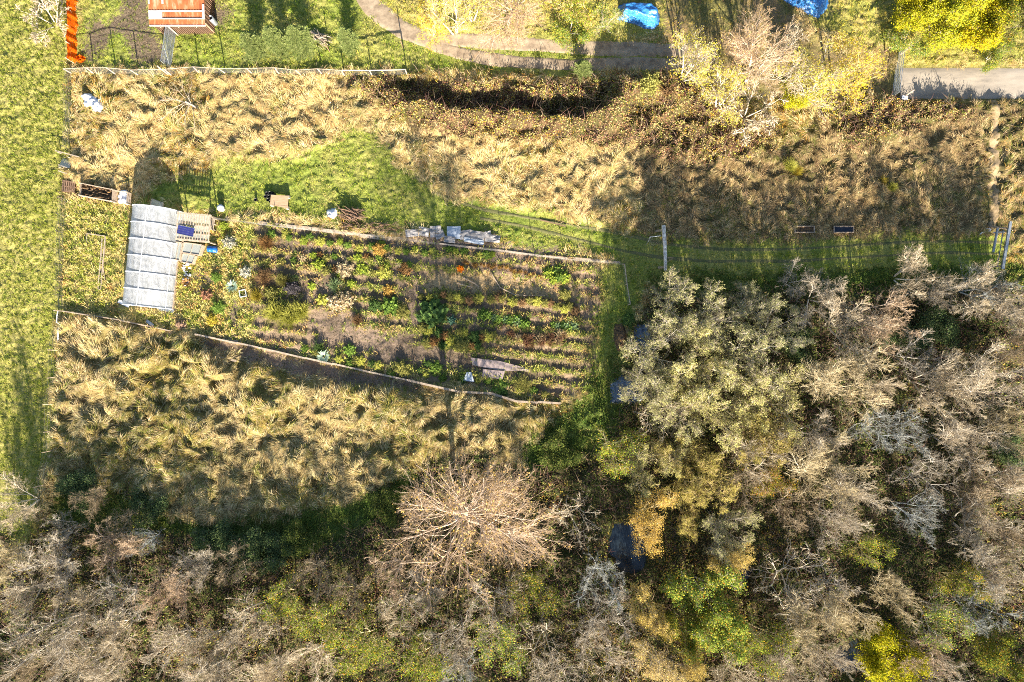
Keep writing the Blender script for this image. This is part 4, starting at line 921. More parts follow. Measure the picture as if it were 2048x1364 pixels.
# ---------------------------------------------------------------- shed with rusty iron roof
def shed():
    x0, y0 = W(326, 67).xy; x1 = W(428, 67).x; y1 = y0+6.4; hS, hN = 2.25, 2.75
    e = empty('shed', ((x0+x1)/2, y0, 0), 'plank shed with a rusty orange iron roof at the top edge', 'shed')
    def wall(a, b, ha, hb):
        m = MB(); a = Vector(a); b = Vector(b); n = int((b-a).length/.19); d = (b-a)/n; nn = d.normalized().cross(Vector((0, 0, 1)))
        for i in range(n):
            h_ = ha+(hb-ha)*(i+.5)/n; p = a+d*i; o_ = nn*(.004 if i % 2 else .016)
            m.beam(p+d*.5+o_, p+d*.5+o_+Vector((0, 0, h_)), d.length*.94, .03, d.normalized())
        m.build('wall', M['plank'], e)
    wall((x0, y0, 0), (x1, y0, 0), hS, hS); wall((x1, y0, 0), (x1, y1, 0), hS, hN); wall((x0, y1, 0), (x0, y0, 0), hN, hS); wall((x1, y1, 0), (x0, y1, 0), hN, hN)
    # roof: corrugated sheets lapped in courses from eaves to ridge
    ov = .16; sl = (hN-hS)/(y1-y0)
    def sheet(xa, xb, ya, yb, lift, mat, name='roof_sheet', wave=.018):
        V = []; nx = max(8, int((xb-xa)/.036)); ny = 2
        for j in range(ny+1):
            for i in range(nx+1):
                x = xa+(xb-xa)*i/nx; y = ya+(yb-ya)*j/ny; V.append((x, y, hS+.06+(y-y0)*sl+lift+wave*math.sin(x*2*math.pi/.15)))
        F = [(j*(nx+1)+i, j*(nx+1)+i+1, (j+1)*(nx+1)+i+1, (j+1)*(nx+1)+i) for j in range(ny) for i in range(nx)]
        link(name, mesh(name, np.array(V)-np.array(e.location), np.array(F), M[mat], None, True), e)
    a, b = x0-ov, x1+ov; Yb = y0-ov
    rows = [(0, .52), (.52, 1.22), (1.22, 1.95), (1.95, 4.2), (4.2, 6.8)]
    for i, (u, v) in enumerate(rows): sheet(a, b, Yb+u, Yb+v+.06, .012*i, 'rust')
    sheet(a+.02, a+1.34, Yb+.60, Yb+1.16, .075, 'zinc')
    m = MB()
    def trim(xa, ya, xb, yb, wd): m.beam((xa, ya, hS+.13+(ya-y0)*sl), (xb, yb, hS+.13+(yb-y0)*sl), wd, .025)
    trim(a, Yb+.52, b, Yb+.52, .10); trim(a, Yb+1.22, b, Yb+1.22, .12); trim(b-.12, Yb+.5, b-.12, Yb+1.85, .20); trim(a+1.4, Yb+1.9, a+1.4, Yb+3.2, .18); trim(a+.08, Yb+1.9, a+.08, Yb+3.2, .14)
    m.build('flashing', M['zinc'], e)
    g = MB().tube([(a, Yb-.07, hS-.02), (b, Yb-.07, hS-.02)], .07, 8).build('gutter', M['zinc'], e)
    for fx in (.18, .52, .86):
        MB().beam((x0+(x1-x0)*fx, Yb-.25, hS-.02), (x0+(x1-x0)*fx, y0+.3, hS-.02), .08, .1).build('rafter_end', M['wood_pale'], e)
shed()
p = W(431, 47)
c_ = empty('drain_pipe', p, 'upright dark concrete pipe standing at the shed corner', 'pipe')
MB().lathe(p, [(.24, 0), (.27, .6), (.27, 1.25), (.20, 1.25), (.20, .1)], 20).build('pipe_wall', M['galv'], c_, smooth=True)
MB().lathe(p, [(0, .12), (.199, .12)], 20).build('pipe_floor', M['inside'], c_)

def frame_gate(name, label, cat, base0, base1, h, mat, rows, diag=True, r=.03, mesh_r=.008, cell=.14, cols=0):
    a = W(*base0); b = W(*base1); e = empty(name, a, label, cat); up = Vector((0, 0, h)); lo = Vector((0, 0, .12))
    m = MB()
    for p, q in ((a+lo, a+up), (b+lo, b+up), (a+lo, b+lo), (a+up, b+up)): m.tube([p, q], r, 7)
    for i in range(1, rows): m.tube([a.lerp(a+up, i/rows), b.lerp(b+up, i/rows)], r*.7, 6)
    m.build('frame', M[mat], e); m = MB(); n = int((b-a).length/cell)
    for i in range(1, n): m.tube([a.lerp(b, i/n)+lo, a.lerp(b, i/n)+up], mesh_r, 3, False)
    for i in range(1, int(h/cell)): m.tube([a+Vector((0, 0, i*cell)), b+Vector((0, 0, i*cell))], mesh_r, 3, False)
    m.build('mesh_infill', M[mat], e)
    if diag:
        m = MB(); m.tube([a+lo, b.lerp(a, .55)+up], r*.7, 6); m.tube([b+lo, a.lerp(b, .55)+up], r*.7, 6); m.build('brace', M[mat], e)
    return e
frame_gate('yard_gate', 'tall galvanised mesh gate between the shed and the wire fence', 'gate', (342, 138), (352, 68), 2.0, 'galv', 3, True, .035, .012, .13)
for q in ((338, 150), (356, 70)):
    b = W(*q); tag(MB().tube([b, b+Vector((-.05, .03, 2.15))], .07, 8).build('gate_post', M['wood_pale'], None, b), 'pale wooden post at the %s end of the yard gate' % ('fence' if q[1] > 100 else 'shed'), 'post', 'posts of the yard gate')
rg = frame_gate('road_gate', 'blue grey tubular mesh gate across the end of the concrete road', 'gate', (1783, 194), (1794, 108), 1.45, 'galv', 4, False, .032, .011, .15)
for (q, t, lb_) in (((1797, 201), (.55, .45, 1.75), 'leaning wooden post at the bottom end of the road gate'), ((1796, 112), (.35, .3, 1.6), 'leaning wooden post at the top end of the road gate')):
    b = W(*q); tag(MB().tube([b, b+Vector(t)], [.09, .08], 8).build('gate_post', M['wood'], None, b), lb_, 'post', 'posts of the road gate')
b = W(1770, 103); e = empty('rail_fence', b, 'short rail fence on two posts above the road gate', 'fence')
for q in (1768, 1803): MB().tube([W(q, 104), W(q, 104)+Vector((0, 0, 1.25))], .07, 7).build('post', M['wood_dark'], e)
MB().tube([W(1766, 104)+Vector((0, 0, 1.12)), W(1805, 104)+Vector((0, 0, 1.16))], .07, 7).build('rail', M['wood'], e)
b = W(1794, 203); e = empty('notice_board', b, 'small blank white board on a stake at the bottom of the road gate', 'sign')
MB().tube([b, b+Vector((0, 0, .9))], .03, 6).build('stake', M['galv'], e)
MB().beam(b+Vector((-.02, .1, .93)), b+Vector((.52, .02, .96)), .36, .02).build('board', M['white'], e)

# ---------------------------------------------------------------- draped tarpaulins
def drape(name, label, poly, h, mat, cat='tarp', folds=.16, prof=.42, seed=1, lift=None):
    xs = [q[0] for q in poly]; ys = [q[1] for q in poly]; st = 1.6; gx = np.arange(min(xs)-2, max(xs)+2, st); gy = np.arange(min(ys)-2, max(ys)+2, st)
    X, Y = np.meshgrid(gx, gy); ins = inpoly(X, Y, poly); d, _ = polydist(X, Y, poly+[poly[0]]); d = np.where(ins, d, -d)*MPP
    wx_, wy_ = Wn(X, Y); mx = max(d.max(), .1)
    z = h*sstep(-.05, mx*prof, d)*(.82+.36*fbm(wx_*.55, wy_*.55, 140+seed, 2)); z += folds*(fbm(wx_*1.6+z*1.2, wy_*2.6, 150+seed, 3)-.5)*sstep(-.1, .25, d)*1.3
    if lift is not None: z += lift*sstep(0, .3, d)*sstep(gx[0], gx[-1], X)
    z = z+hgt(wx_, wy_)+.02
    keep = d > -.12; idx = -np.ones(X.shape, int); idx[keep] = np.arange(keep.sum())
    c = W(sum(xs)/len(xs), sum(ys)/len(ys)); V = np.stack([wx_[keep]-c.x, wy_[keep]-c.y, z[keep]], 1)
    q = np.stack([idx[:-1, :-1], idx[1:, :-1], idx[1:, 1:], idx[:-1, 1:]], -1).reshape(-1, 4); q = q[(q >= 0).all(1)][:, ::1]
    o = link(name, mesh(name, V, q, M[mat], None, True)); o.location = c; tag(o, label, cat); return o
drape('tarpaulin', 'bright blue tarp covering a car sized shape beside the dirt track', [(1238, 13), (1262, 8), (1300, 14), (1318, 30), (1316, 50), (1308, 58), (1290, 57), (1264, 48), (1236, 40)], 1.45, 'tarp_blue', seed=1, prof=.55)
drape('tarpaulin', 'blue tarp cut by the top edge above the pinkish bare tree', [(1560, -6), (1570, -40), (1640, -44), (1655, 0), (1652, 18), (1634, 37), (1600, 22)], 1.1, 'tarp_blue', seed=2)
drape('tarpaulin', 'upper dark slate tarp under the sage trees', [(1270, 652), (1296, 650), (1306, 690), (1300, 712), (1268, 700)], .5, 'tarp_dark', seed=3)
drape('tarpaulin', 'lower dark slate tarp at the garden corner', [(1222, 765), (1240, 752), (1290, 756), (1300, 790), (1270, 806), (1222, 806)], .6, 'tarp_dark', seed=4, folds=.35)
drape('plastic_sheet', 'crumpled white plastic heap by the top left fence corner', [(171, 196), (180, 190), (196, 196), (200, 206), (192, 218), (174, 214)], .45, 'white', 'sheet', .5, seed=5)
drape('plastic_sheet', 'smaller crumpled white plastic heap overlapping the other', [(190, 208), (204, 203), (211, 216), (206, 227), (193, 224)], .4, 'white', 'sheet', .5, seed=6)
drape('leaf_heap', 'oval heap of brown leaves on the grass east of the garden', [(1230, 650), (1246, 648), (1252, 670), (1248, 694), (1236, 702), (1228, 680)], .4, 'compost', 'heap', .3, seed=7)

# ---------------------------------------------------------------- polytunnel
def tunnel():
    c = W(311, 517); L_, Wd, Hh = 9.7, 4.6, 2.55; rz = math.atan2(-.105, .994)     # gable line falls to the right in the picture
    u = Vector((math.cos(rz), math.sin(rz), 0)); v = Vector((-u.y, u.x, 0)); e = empty('polytunnel', c, 'long greenhouse of whitish plastic over hoops, in the west of the garden', 'greenhouse')
    def arch(t):    # gothic arch: t -1..1
        a = abs(t); x = math.copysign(1-(1-a)**1.75*1.0, t) if a < 1 else math.copysign(1, t)
        s = 1-a; z = (math.sin(s*math.pi/2))**.92; x = math.copysign(math.cos(s*math.pi/2)**.80, t) if t else 0
        return x*Wd/2, z*Hh
    K = 40; n = 96; V = []
    for i in range(n+1):
        f = i/n; bay = abs(math.sin(f*6*math.pi)); 
        for k in range(K+1):
            t = -1+2*k/K; x, z = arch(t); sag = .012*bay*(1-abs(t)**3); cr = .045*(fbm(np.array([f*34.+t*5]), np.array([t*3.-f*9]), 160, 3)[0]-.5)*min(1, bay*2)
            q = c+u*(x*(1-sag*.5))+v*(L_*(f-.5)); V.append((q.x, q.y, max(0.02, z-sag+cr)))
    F = [(i*(K+1)+k, (i+1)*(K+1)+k, (i+1)*(K+1)+k+1, i*(K+1)+k+1) for i in range(n) for k in range(K)]
    link('cover', mesh('cover', np.array(V)-np.array(c), np.array(F), M['poly'], None, True), e)
    for i in range(7):
        pts = []
        for k in range(0, K+1, 2):
            x, z = arch(-1+2*k/K); pts.append(c+u*(x*1.006)+v*(L_*(i/6-.5))+Vector((0, 0, z+.03)))
        MB().tube(pts, .042, 6).build('hoop', M['white'], e)
    MB().tube([c-v*L_/2+Vector((0, 0, Hh+.035)), c+v*L_/2+Vector((0, 0, Hh+.035))], .04, 6).build('ridge_pole', M['white'], e)
    x, z = arch(.72); MB().tube([c+u*x-v*L_/2+Vector((0, 0, z+.05)), c+u*x+v*L_*.15+Vector((0, 0, z+.05))], .03, 6).build('side_rail', M['white'], e)
    for s in (-1, 1): MB().beam(c+u*(s*(Wd/2+.05))-v*(L_/2+.05)+Vector((0, 0, .14)), c+u*(s*(Wd/2+.05))+v*(L_/2+.05)+Vector((0, 0, .14)), .06, .28).build('base_board', M['wood'], e)
    for s in (-1, 1):
        pts = [c+u*arch(-1+2*k/K)[0]+v*(s*L_/2)+Vector((0, 0, arch(-1+2*k/K)[1])) for k in range(K+1)]
        me = MB().add(pts, [tuple(range(K+1))]); gb = me.build('gable', M['poly'], e)
        MB().beam(c-u*.45+v*(s*(L_/2+.03)), c-u*.45+v*(s*(L_/2+.03))+Vector((0, 0, 2.0)), .07, .05).build('door_post', M['wood'], gb, e.location)
        MB().beam(c+u*.45+v*(s*(L_/2+.03)), c+u*.45+v*(s*(L_/2+.03))+Vector((0, 0, 2.0)), .07, .05).build('door_post', M['wood'], gb, e.location)
    return c, u, v
tc_, tu, tv_ = tunnel()
# staging, beds and plants dimly seen through the plastic
e = empty('raised_bed', tc_, 'dark planted bed dimly seen inside the plastic greenhouse', 'garden bed')
MB().beam(tc_-tv_*4.3+tu*.9+Vector((0, 0, .2)), tc_+tv_*4.3+tu*.9+Vector((0, 0, .2)), 1.3, .4).build('soil', M['compost'], e)
# lean-to of timber and clear panels
def leanto():
    q = [W(x, y, 2.0) for x, y in ((358, 426), (421, 432), (417, 484), (354, 478))]
    for p in q: p.z = 0
    hz = [2.05, 1.95, 1.9, 2.0]
    e = empty('lean_to', q[0], 'timber lean-to with a slatted clear roof joined to the greenhouse', 'shelter')
    T_ = [p+Vector((0, 0, h)) for p, h in zip(q, hz)]
    for p, t in zip(q, T_): MB().beam(p, t, .11, .11, Vector((0, 1, 0))).build('post', M['wood'], e)
    r = random.Random(6)
    for f in (0, .42, .74, 1.0): MB().beam(T_[0].lerp(T_[3], f)+Vector((-.1, 0, .06)), T_[1].lerp(T_[2], f)+Vector((.1, 0, .06)), .17 if f in (0, 1.) else .11, .1).build('beam', M['wood_pale'], e)
    for i in range(13):
        f = i/12; wd = .06 if i % 3 else .12
        MB().beam(T_[0].lerp(T_[1], f)+Vector((0, .12, .135)), T_[3].lerp(T_[2], f)+Vector((0, -.05, .135)), wd, .05).build('slat', M['wood_pale'], e)
    MB().add([p+Vector((0, 0, .02)) for p in T_], [(3, 2, 1, 0)]).build('roof_panel', M['glass'], e)
leanto()
a = W(357, 451, 2.2); b = W(389, 458, 2.2); d = (b-a).normalized(); n_ = Vector((-d.y, d.x, 0)); e = empty('solar_panel', (a.x, a.y, 2.2), 'dark blue solar panel lying on the lean-to roof', 'solar panel')
MB().beam(a-n_*.36, b-n_*.36, .82, .04).build('cells', M['solar'], e)
m = MB()
for s in (-.78, .06): m.beam(a+n_*s+Vector((0, 0, .01)), b+n_*s+Vector((0, 0, .01)), .035, .06)
for i in range(1, 4): m.beam(a-n_*(.36+.0)+n_*(.42-.21*i)+Vector((0, 0, .021)), b-n_*.36+n_*(.42-.21*i)+Vector((0, 0, .021)), .008, .006)
m.build('frame', M['galv'], e)
# cold frames
def coldframe(label, quad, h, pot=True, inner='compost'):
    q = [W(*p) for p in quad]; e = empty('cold_frame', q[0], label, 'cold frame'); U = Vector((0, 0, h)); cm = sum(q, Vector())/4
    for i in range(4):
        a, b = q[i], q[(i+1) % 4]; MB().beam(a+U/2, b+U/2, .06, h).build('side_board', M['wood'], e)
    gl = MB().add([p+U for p in q], [(3, 2, 1, 0)]).build('glass_lid', M['glass'], e)
    for i in range(4): MB().beam(q[i]+U+Vector((0, 0, .03)), q[(i+1) % 4]+U+Vector((0, 0, .03)), .09, .05).build('sash_bar', M['wood_pale'], gl, e.location)
    MB().beam(q[0].lerp(q[1], .5)+U+Vector((0, 0, .03)), q[3].lerp(q[2], .5)+U+Vector((0, 0, .03)), .06, .045).build('sash_bar', M['wood_pale'], gl, e.location)
    MB().add([p.lerp(cm, .05)+Vector((0, 0, .25)) for p in q], [(3, 2, 1, 0)]).build('soil', M[inner], e)
    return e
coldframe('glass topped cold frame full of pots beside the greenhouse', [(375, 487), (411, 492), (405, 512), (371, 507)], .7)
coldframe('narrow cold frame with pale lid against the greenhouse side', [(358, 486), (372, 488), (366, 523), (353, 520)], .75)
coldframe('cold frame open at the near end, south of the pot filled one', [(371, 509), (396, 513), (390, 529), (367, 525)], .55)
# slatted crate leaning by the lean-to
def pallet(label, quad, h, mat='wood_dark', n=6, cat='pallet', along_long=True, name='pallet'):
    q = [W(*p) for p in quad]; e = empty(name, q[0], label, cat); z = Vector((0, 0, h))
    for i in range(n):
        f = (i+.5)/n; MB().beam(q[0].lerp(q[1], f)+z, q[3].lerp(q[2], f)+z, (q[1]-q[0]).length/n*.62, .025).build('slat', M[mat], e)
    for f in (.06, .5, .94): MB().beam(q[0].lerp(q[3], f)+z*.45, q[1].lerp(q[2], f)+z*.45, .09, max(.06, h*.85)).build('bearer', M[mat], e)
    return e
pallet('grey slatted pallet laid beside the lean-to roof corner', [(424, 436), (436, 438), (432, 463), (421, 460)], .6, 'wood_pale', 5)
pallet('brown slatted pallet at the pasture fence left of the compost bin', [(129, 361), (155, 365), (154, 387), (127, 384)], .35, 'wood_dark', 7)
# blue barrel lying open end left
p = W(427, 499); e = empty('barrel', p, 'blue plastic barrel lying on its side below the lean-to', 'barrel'); ax = Vector((1, -.10, .0)).normalized()
MB().lathe(p+Vector((-.42, .03, .33)), [(.25, .02), (.29, 0), (.31, .06), (.305, .25), (.325, .28), (.305, .31), (.305, .58), (.325, .61), (.305, .64), (.31, .86), (.28, .92), (0, .92)], 24, ax).build('shell', M['bluebarrel'], e, smooth=True)
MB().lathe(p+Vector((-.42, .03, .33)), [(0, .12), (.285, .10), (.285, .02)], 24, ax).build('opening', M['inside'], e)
# round white bin, plywood sheet with pots, leaning sash
p = W(446, 418); e = empty('garden_bin', p, 'round white tub with a lid tilted on it near the lean-to', 'tub')
MB().lathe(p, [(.26, 0), (.33, .6), (.35, .6), (.35, .64), (.30, .62), (.27, .1), (0, .1)], 20).build('tub', M['white'], e, smooth=True)
MB().lathe(p+Vector((.02, -.02, .66)), [(0, .05), (.2, .04), (.33, 0), (.33, -.02)], 20, Vector((.12, -.2, 1))).build('lid', M['sheetpale'], e, smooth=True)
a = W(535, 391); q = [W(*p) for p in ((546, 392), (581, 394), (579, 419), (544, 412))]
e = empty('plywood_sheet', a, 'plywood sheet raised on blocks next to the black pots', 'board')
MB().add([p+Vector((0, 0, .55)) for p in q]+[p+Vector((0, 0, .58)) for p in q], [(3, 2, 1, 0)[::-1], (4, 7, 6, 5)[::1], (0, 1, 5, 4), (1, 2, 6, 5), (2, 3, 7, 6), (3, 0, 4, 7)]).build('sheet', M['ply'], e)
for p in q: MB().box(p.lerp(sum(q, Vector())/4, .12), .25, .25, .54).build('block', M['concrete'], e)
for i, (x, y) in enumerate([(536, 388), (542, 387), (548, 388), (533, 394), (540, 394), (546, 394), (551, 393), (538, 401), (543, 404), (514, 401)]):
    p = W(x, y); p.z = h1(x, y); o = MB().lathe(p, [(.11, 0), (.15, .3), (.165, .3), (.165, .34), (.14, .33), (.11, .06), (0, .05)], 14).build('plant_pot', M['blackpot'], None, p, True)
    tag(o, 'black plastic pot set apart left of the plywood' if i == 9 else 'black plastic pot in the cluster on the left of the plywood', 'pot', 'black pots by the plywood')
q = [W(*p) for p in ((303, 412), (312, 401), (335, 409), (328, 420))]; e = empty('window_sash', q[0], 'old glazed window frame tilted behind the greenhouse gable', 'window')
Z = [.25, .8, .8, .25]; q = [p+Vector((0, 0, z)) for p, z in zip(q, Z)]
for i in range(4): MB().beam(q[i], q[(i+1) % 4], .07, .05).build('frame_bar', M['wood_pale'], e)
MB().add(q, [(0, 1, 2, 3)]).build('pane', M['glass'], e)
# compost bay and sacks
def bay():
    q = [W(*p) for p in ((172, 370), (236, 383), (234, 406), (171, 394))]; e = empty('compost_bin', q[0], 'open timber compost bin full of dark heap behind the greenhouse', 'compost bin')
    def side(a, b):
        for i in range(4): MB().beam(a+Vector((0, 0, .12+i*.24)), b+Vector((0, 0, .12+i*.24)), .05, .17).build('board', M['wood'], e)
    side(q[0], q[1]); side(q[1], q[2]); side(q[2], q[3]); side(q[3], q[0])
    for p in q: MB().beam(p, p+Vector((0, 0, 1.1)), .1, .1, Vector((0, 1, 0))).build('post', M['wood_pale'], e)
    V = []; k = 24
    for i in range(k+1):
        for j in range(k*2+1):
            p = q[0].lerp(q[1], j/k/2).lerp(q[3].lerp(q[2], j/k/2), i/k); V.append((p.x, p.y, .45+.35*vn(np.array([j*.4]), np.array([i*.4]), 5)[0]))
    w_ = k*2+1; F = [(i*w_+j, (i+1)*w_+j, (i+1)*w_+j+1, i*w_+j+1) for i in range(k) for j in range(k*2)]
    link('heap', mesh('heap', np.array(V)-np.array(q[0]), np.array(F), M['compost'], None, True), e)
    s = [W(*p) for p in ((240, 384), (264, 388), (262, 410), (238, 407))]; e2 = empty('sack_stall', s[0], 'small timber pen next to the compost bin, holding white sacks', 'pen')
    for a, b in ((s[0], s[1]), (s[1], s[2])):
        for i in range(3): MB().beam(a+Vector((0, 0, .15+i*.3)), b+Vector((0, 0, .15+i*.3)), .05, .14).build('board', M['wood'], e2)
    for p in s[1:3]: MB().beam(p, p+Vector((0, 0, 1.05)), .09, .09, Vector((0, 1, 0))).build('post', M['wood_pale'], e2)
    for i, (x, y, z, a_, lb_) in enumerate(((246, 402, 0, .3, 'white sack lowest in the timber pen'), (254, 396, 0, -.3, 'white sack in the middle of the timber pen'), (246, 392, 0, .5, 'white sack at the left of the timber pen'), (252, 387, .2, 0, 'white sack at the back of the timber pen'), (255, 404, .2, -.5, 'white sack nearest the greenhouse corner'))):
        V = []; n = 14; p = W(x, y)
        for j in range(n+1):
            for k in range(n):
                th = math.pi*j/n; ph = 2*math.pi*k/n; sx = abs(math.sin(th))**.55; dx = .40*math.cos(th); dy = .25*sx*math.copysign(abs(math.cos(ph))**.7, math.cos(ph)); dz = .16*sx*math.copysign(abs(math.sin(ph))**.7, math.sin(ph))+.02*math.sin(9*th+3*ph)
                V.append((p.x+dx*math.cos(a_)-dy*math.sin(a_), p.y+dx*math.sin(a_)+dy*math.cos(a_), z+.18+dz))
        F = [(j*n+k, j*n+(k+1) % n, (j+1)*n+(k+1) % n, (j+1)*n+k) for j in range(n) for k in range(n)]
        m = MB().add(V, F); tag(m.build('sack', M['white'], None, p, True), lb_, 'sack', 'white sacks in the timber pen')
bay()
# hurdle remains at the pasture fence
b = W(140, 330); e = empty('broken_hurdle', b, 'leaning glazed panel and pale rails at the pasture fence gap', 'panel')
MB().beam(W(120, 305)+Vector((0, 0, .7)), W(168, 318)+Vector((0, 0, .8)), .09, .07).build('rail', M['wood_pale'], e)
MB().add([W(128, 313)+Vector((0, 0, .1)), W(146, 320)+Vector((0, 0, .1)), W(148, 340)+Vector((0, 0, .7)), W(127, 336)+Vector((0, 0, .7))], [(0, 3, 2, 1)]).build('pane', M['glass'], e)
for y in (332, 344): MB().beam(W(123, y)+Vector((0, 0, .5)), W(141, y+6)+Vector((0, 0, .55)), .1, .06).build('slat', M['wood_pale'], e)
for x, y in ((125, 308), (146, 318), (128, 338)): MB().tube([W(x, y), W(x, y)+Vector((0, 0, .8))], .045, 6).build('post', M['wood'], e)
tag(MB().beam(W(124, 402)+Vector((0, 0, .12)), W(165, 413)+Vector((0, 0, .15)), .1, .07).build('timber_rail', M['wood_pale'], None, W(124, 402)), 'pale rail lying at the fence below the brown pallet', 'timber')
for (a, b, wd, mt, lb_) in (((295, 641), (312, 652), .3, 'galv', 'grey metal plank lying south of the greenhouse'), ((440, 714), (475, 722), .18, 'wood_pale', 'pale board on edge at the near side of the dug strip'), ((447, 679), (478, 683), .2, 'wood_pale', 'pale board lying at the west end of the plank edging'),
                        ((205, 505), (213, 560), .07, 'wood_pale', 'thin pale timber standing in the weedy patch left of the greenhouse'), ((238, 602), (260, 612), .35, 'white', 'white strip of plastic under the bottom corner of the greenhouse'), ((1018, 737), (1058, 741), .22, 'wood', 'grey plank beside the brown felt strips'), ((318, 616), (349, 622), .45, 'galv', 'grey panel leaning at the foot of the greenhouse gable'), ((1080, 440), (1132, 453), .1, 'wood_dark', 'dark bar lying in the grass between the ruts'), ((915, 567), (945, 575), .09, 'wood', 'bent stick lying on the straw bed, left one')):
    za = h1(*a)+.10; tag(MB().beam(W(*a)+Vector((0, 0, za)), W(*b)+Vector((0, 0, h1(*b)+.12)), wd, .05).build('plank', M[mt], None, W(*a)), lb_, 'plank')
for i, (pts, lb_) in enumerate((([(985, 550), (1000, 575), (1030, 590), (1090, 592)], 'long curved stick lying across the straw bed'), ([(925, 555), (948, 566), (958, 574)], 'short curved stick on the straw bed'))):
    tag(MB().tube([W(*p)+Vector((0, 0, h1(*p)+.14)) for p in pts], [.06, .05, .045, .03][:len(pts)], 6).build('stick', M['wood'], None, W(*pts[0])), lb_, 'stick')
# raised bed frames left of the greenhouse
e = empty('garden_surround', W(178, 468), 'long thin timber frame of a weedy raised bed left of the greenhouse', 'bed frame')
for a, b in (((178, 468), (214, 473)), ((214, 473), (205, 580)), ((178, 468), (176, 492)), ((205, 580), (200, 578)), ((208, 478), (200, 578))): MB().beam(W(*a)+Vector((0, 0, .2)), W(*b)+Vector((0, 0, .2)), .07, .3).build('board', M['wood_pale'], e)
# paper mulch, felt strips, metal sheet
for i, (x, y, a_, b_, rz, lb_) in enumerate(((826, 467, 1.1, .6, .1, 'grey newspaper mulch sheet at the west end'), (848, 464, .9, .7, -.2, 'pinkish paper sheet in the mulch row'), (872, 464, .9, .9, .05, 'pale blue grey paper sheet in the mulch row'), (880, 470, .75, .6, .4, 'bluest crumpled sheet in the mulch row'), (908, 466, 1.1, 1.0, .0, 'widest white grey paper sheet in the mulch row'), (932, 470, 1.0, .7, .15, 'torn grey paper sheet right of the widest one'), (955, 472, 1.1, .7, -.15, 'pale paper sheet overlapping the torn one'), (974, 470, .7, .5, .2, 'small pale blue paper at the east end of the mulch'), (948, 483, 1.6, .35, -.2, 'long white paper strip below the mulch row'), (985, 478, 1.2, .6, -.1, 'beige paper sheet at the east end of the mulch'), (900, 480, .9, .5, -.1, 'grey paper sheet below the widest one'))):
    p = W(x, y); n = 9; V = []
    for j in range(n):
        for k in range(n):
            lx = (k/(n-1)-.5)*a_*1.25; ly = (j/(n-1)-.5)*b_*1.25; q = (p.x+lx*math.cos(rz)-ly*math.sin(rz), p.y+lx*math.sin(rz)+ly*math.cos(rz))
            V.append((q[0], q[1], h1(*PX(*q))+.10+.012*i+.10*vn(np.array([k*.6]), np.array([j*.6]), i)[0]))
    F = [(j*n+k, j*n+k+1, (j+1)*n+k+1, (j+1)*n+k) for j in range(n-1) for k in range(n-1)]
    tag(MB().add(V, F).build('paper_sheet', M['card' if i not in (4, 8) else 'sheetpale'], None, p), lb_, 'paper', 'paper mulch along the north fence')
def slab(name, poly, z, th, mat, label, cat):
    q = [W(*p) for p in poly]; n = len(q); zz = max(h1(*p) for p in poly)+z
    m = MB().add([p+Vector((0, 0, zz)) for p in q]+[p+Vector((0, 0, zz+th)) for p in q], [tuple(range(n)), tuple(range(2*n-1, n-1, -1))]+[(i, (i+1) % n, (i+1) % n+n, i+n) for i in range(n)])
    return tag(m.build(name, M[mat], None, q[0]), label, cat)
slab('felt_strip', [(942, 715), (1000, 722), (1050, 735), (1052, 742), (1000, 741), (945, 730)], .05, .03, 'cardboard', 'long purplish brown felt strip on the south bed', 'ground cover')
slab('felt_strip', [(966, 738), (1010, 742), (1005, 758), (965, 754)], .05, .03, 'cardboard', 'short purplish brown felt patch below the long strip', 'ground cover')
slab('metal_sheet', [(934, 744), (943, 744), (949, 763), (927, 761)], .25, .03, 'sheetpale', 'pale blue trapezoid metal sheet propped near the driftwood edging', 'sheet')
# white crate, block, white pipe
p = W(488, 587); e = empty('crate', p, 'small white open crate by the spiky pale rosette', 'crate')
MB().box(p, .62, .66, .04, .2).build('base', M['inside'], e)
for dx, dy, a, b in ((-.31, 0, .05, .66), (.31, 0, .05, .66), (0, .33, .62, .05), (0, -.33, .62, .05)):
    v = Vector((dx*math.cos(.2)-dy*math.sin(.2), dx*math.sin(.2)+dy*math.cos(.2), 0)); MB().box(p+v, a, b, .38, .2).build('side', M['white'], e)
p = W(810, 751); p.z = h1(810, 751); e = empty('concrete_block', p, 'hollow concrete block on the plank edging', 'block')
m = MB()
for dy in (-.13, .13): m.box(p+Vector((0, dy, 0)), .48, .06, .22)
for dx in (-.21, 0, .21): m.box(p+Vector((dx, 0, 0)), .06, .198, .217)
m.build('block_web', M['concrete'], e)
tag(MB().tube([W(128, 622)+Vector((0, 0, .9)), W(123, 632)+Vector((0, 0, .7)), W(124, 645)+Vector((0, 0, .8)), W(129, 650)+Vector((0, 0, .6)), W(125, 660)+Vector((0, 0, .7)), W(123, 690)+Vector((0, 0, .5))], .055, 7).build('bent_pipe', M['white'], None, W(128, 622), True), 'bent white plastic pipe hooked over the fence corner', 'pipe')
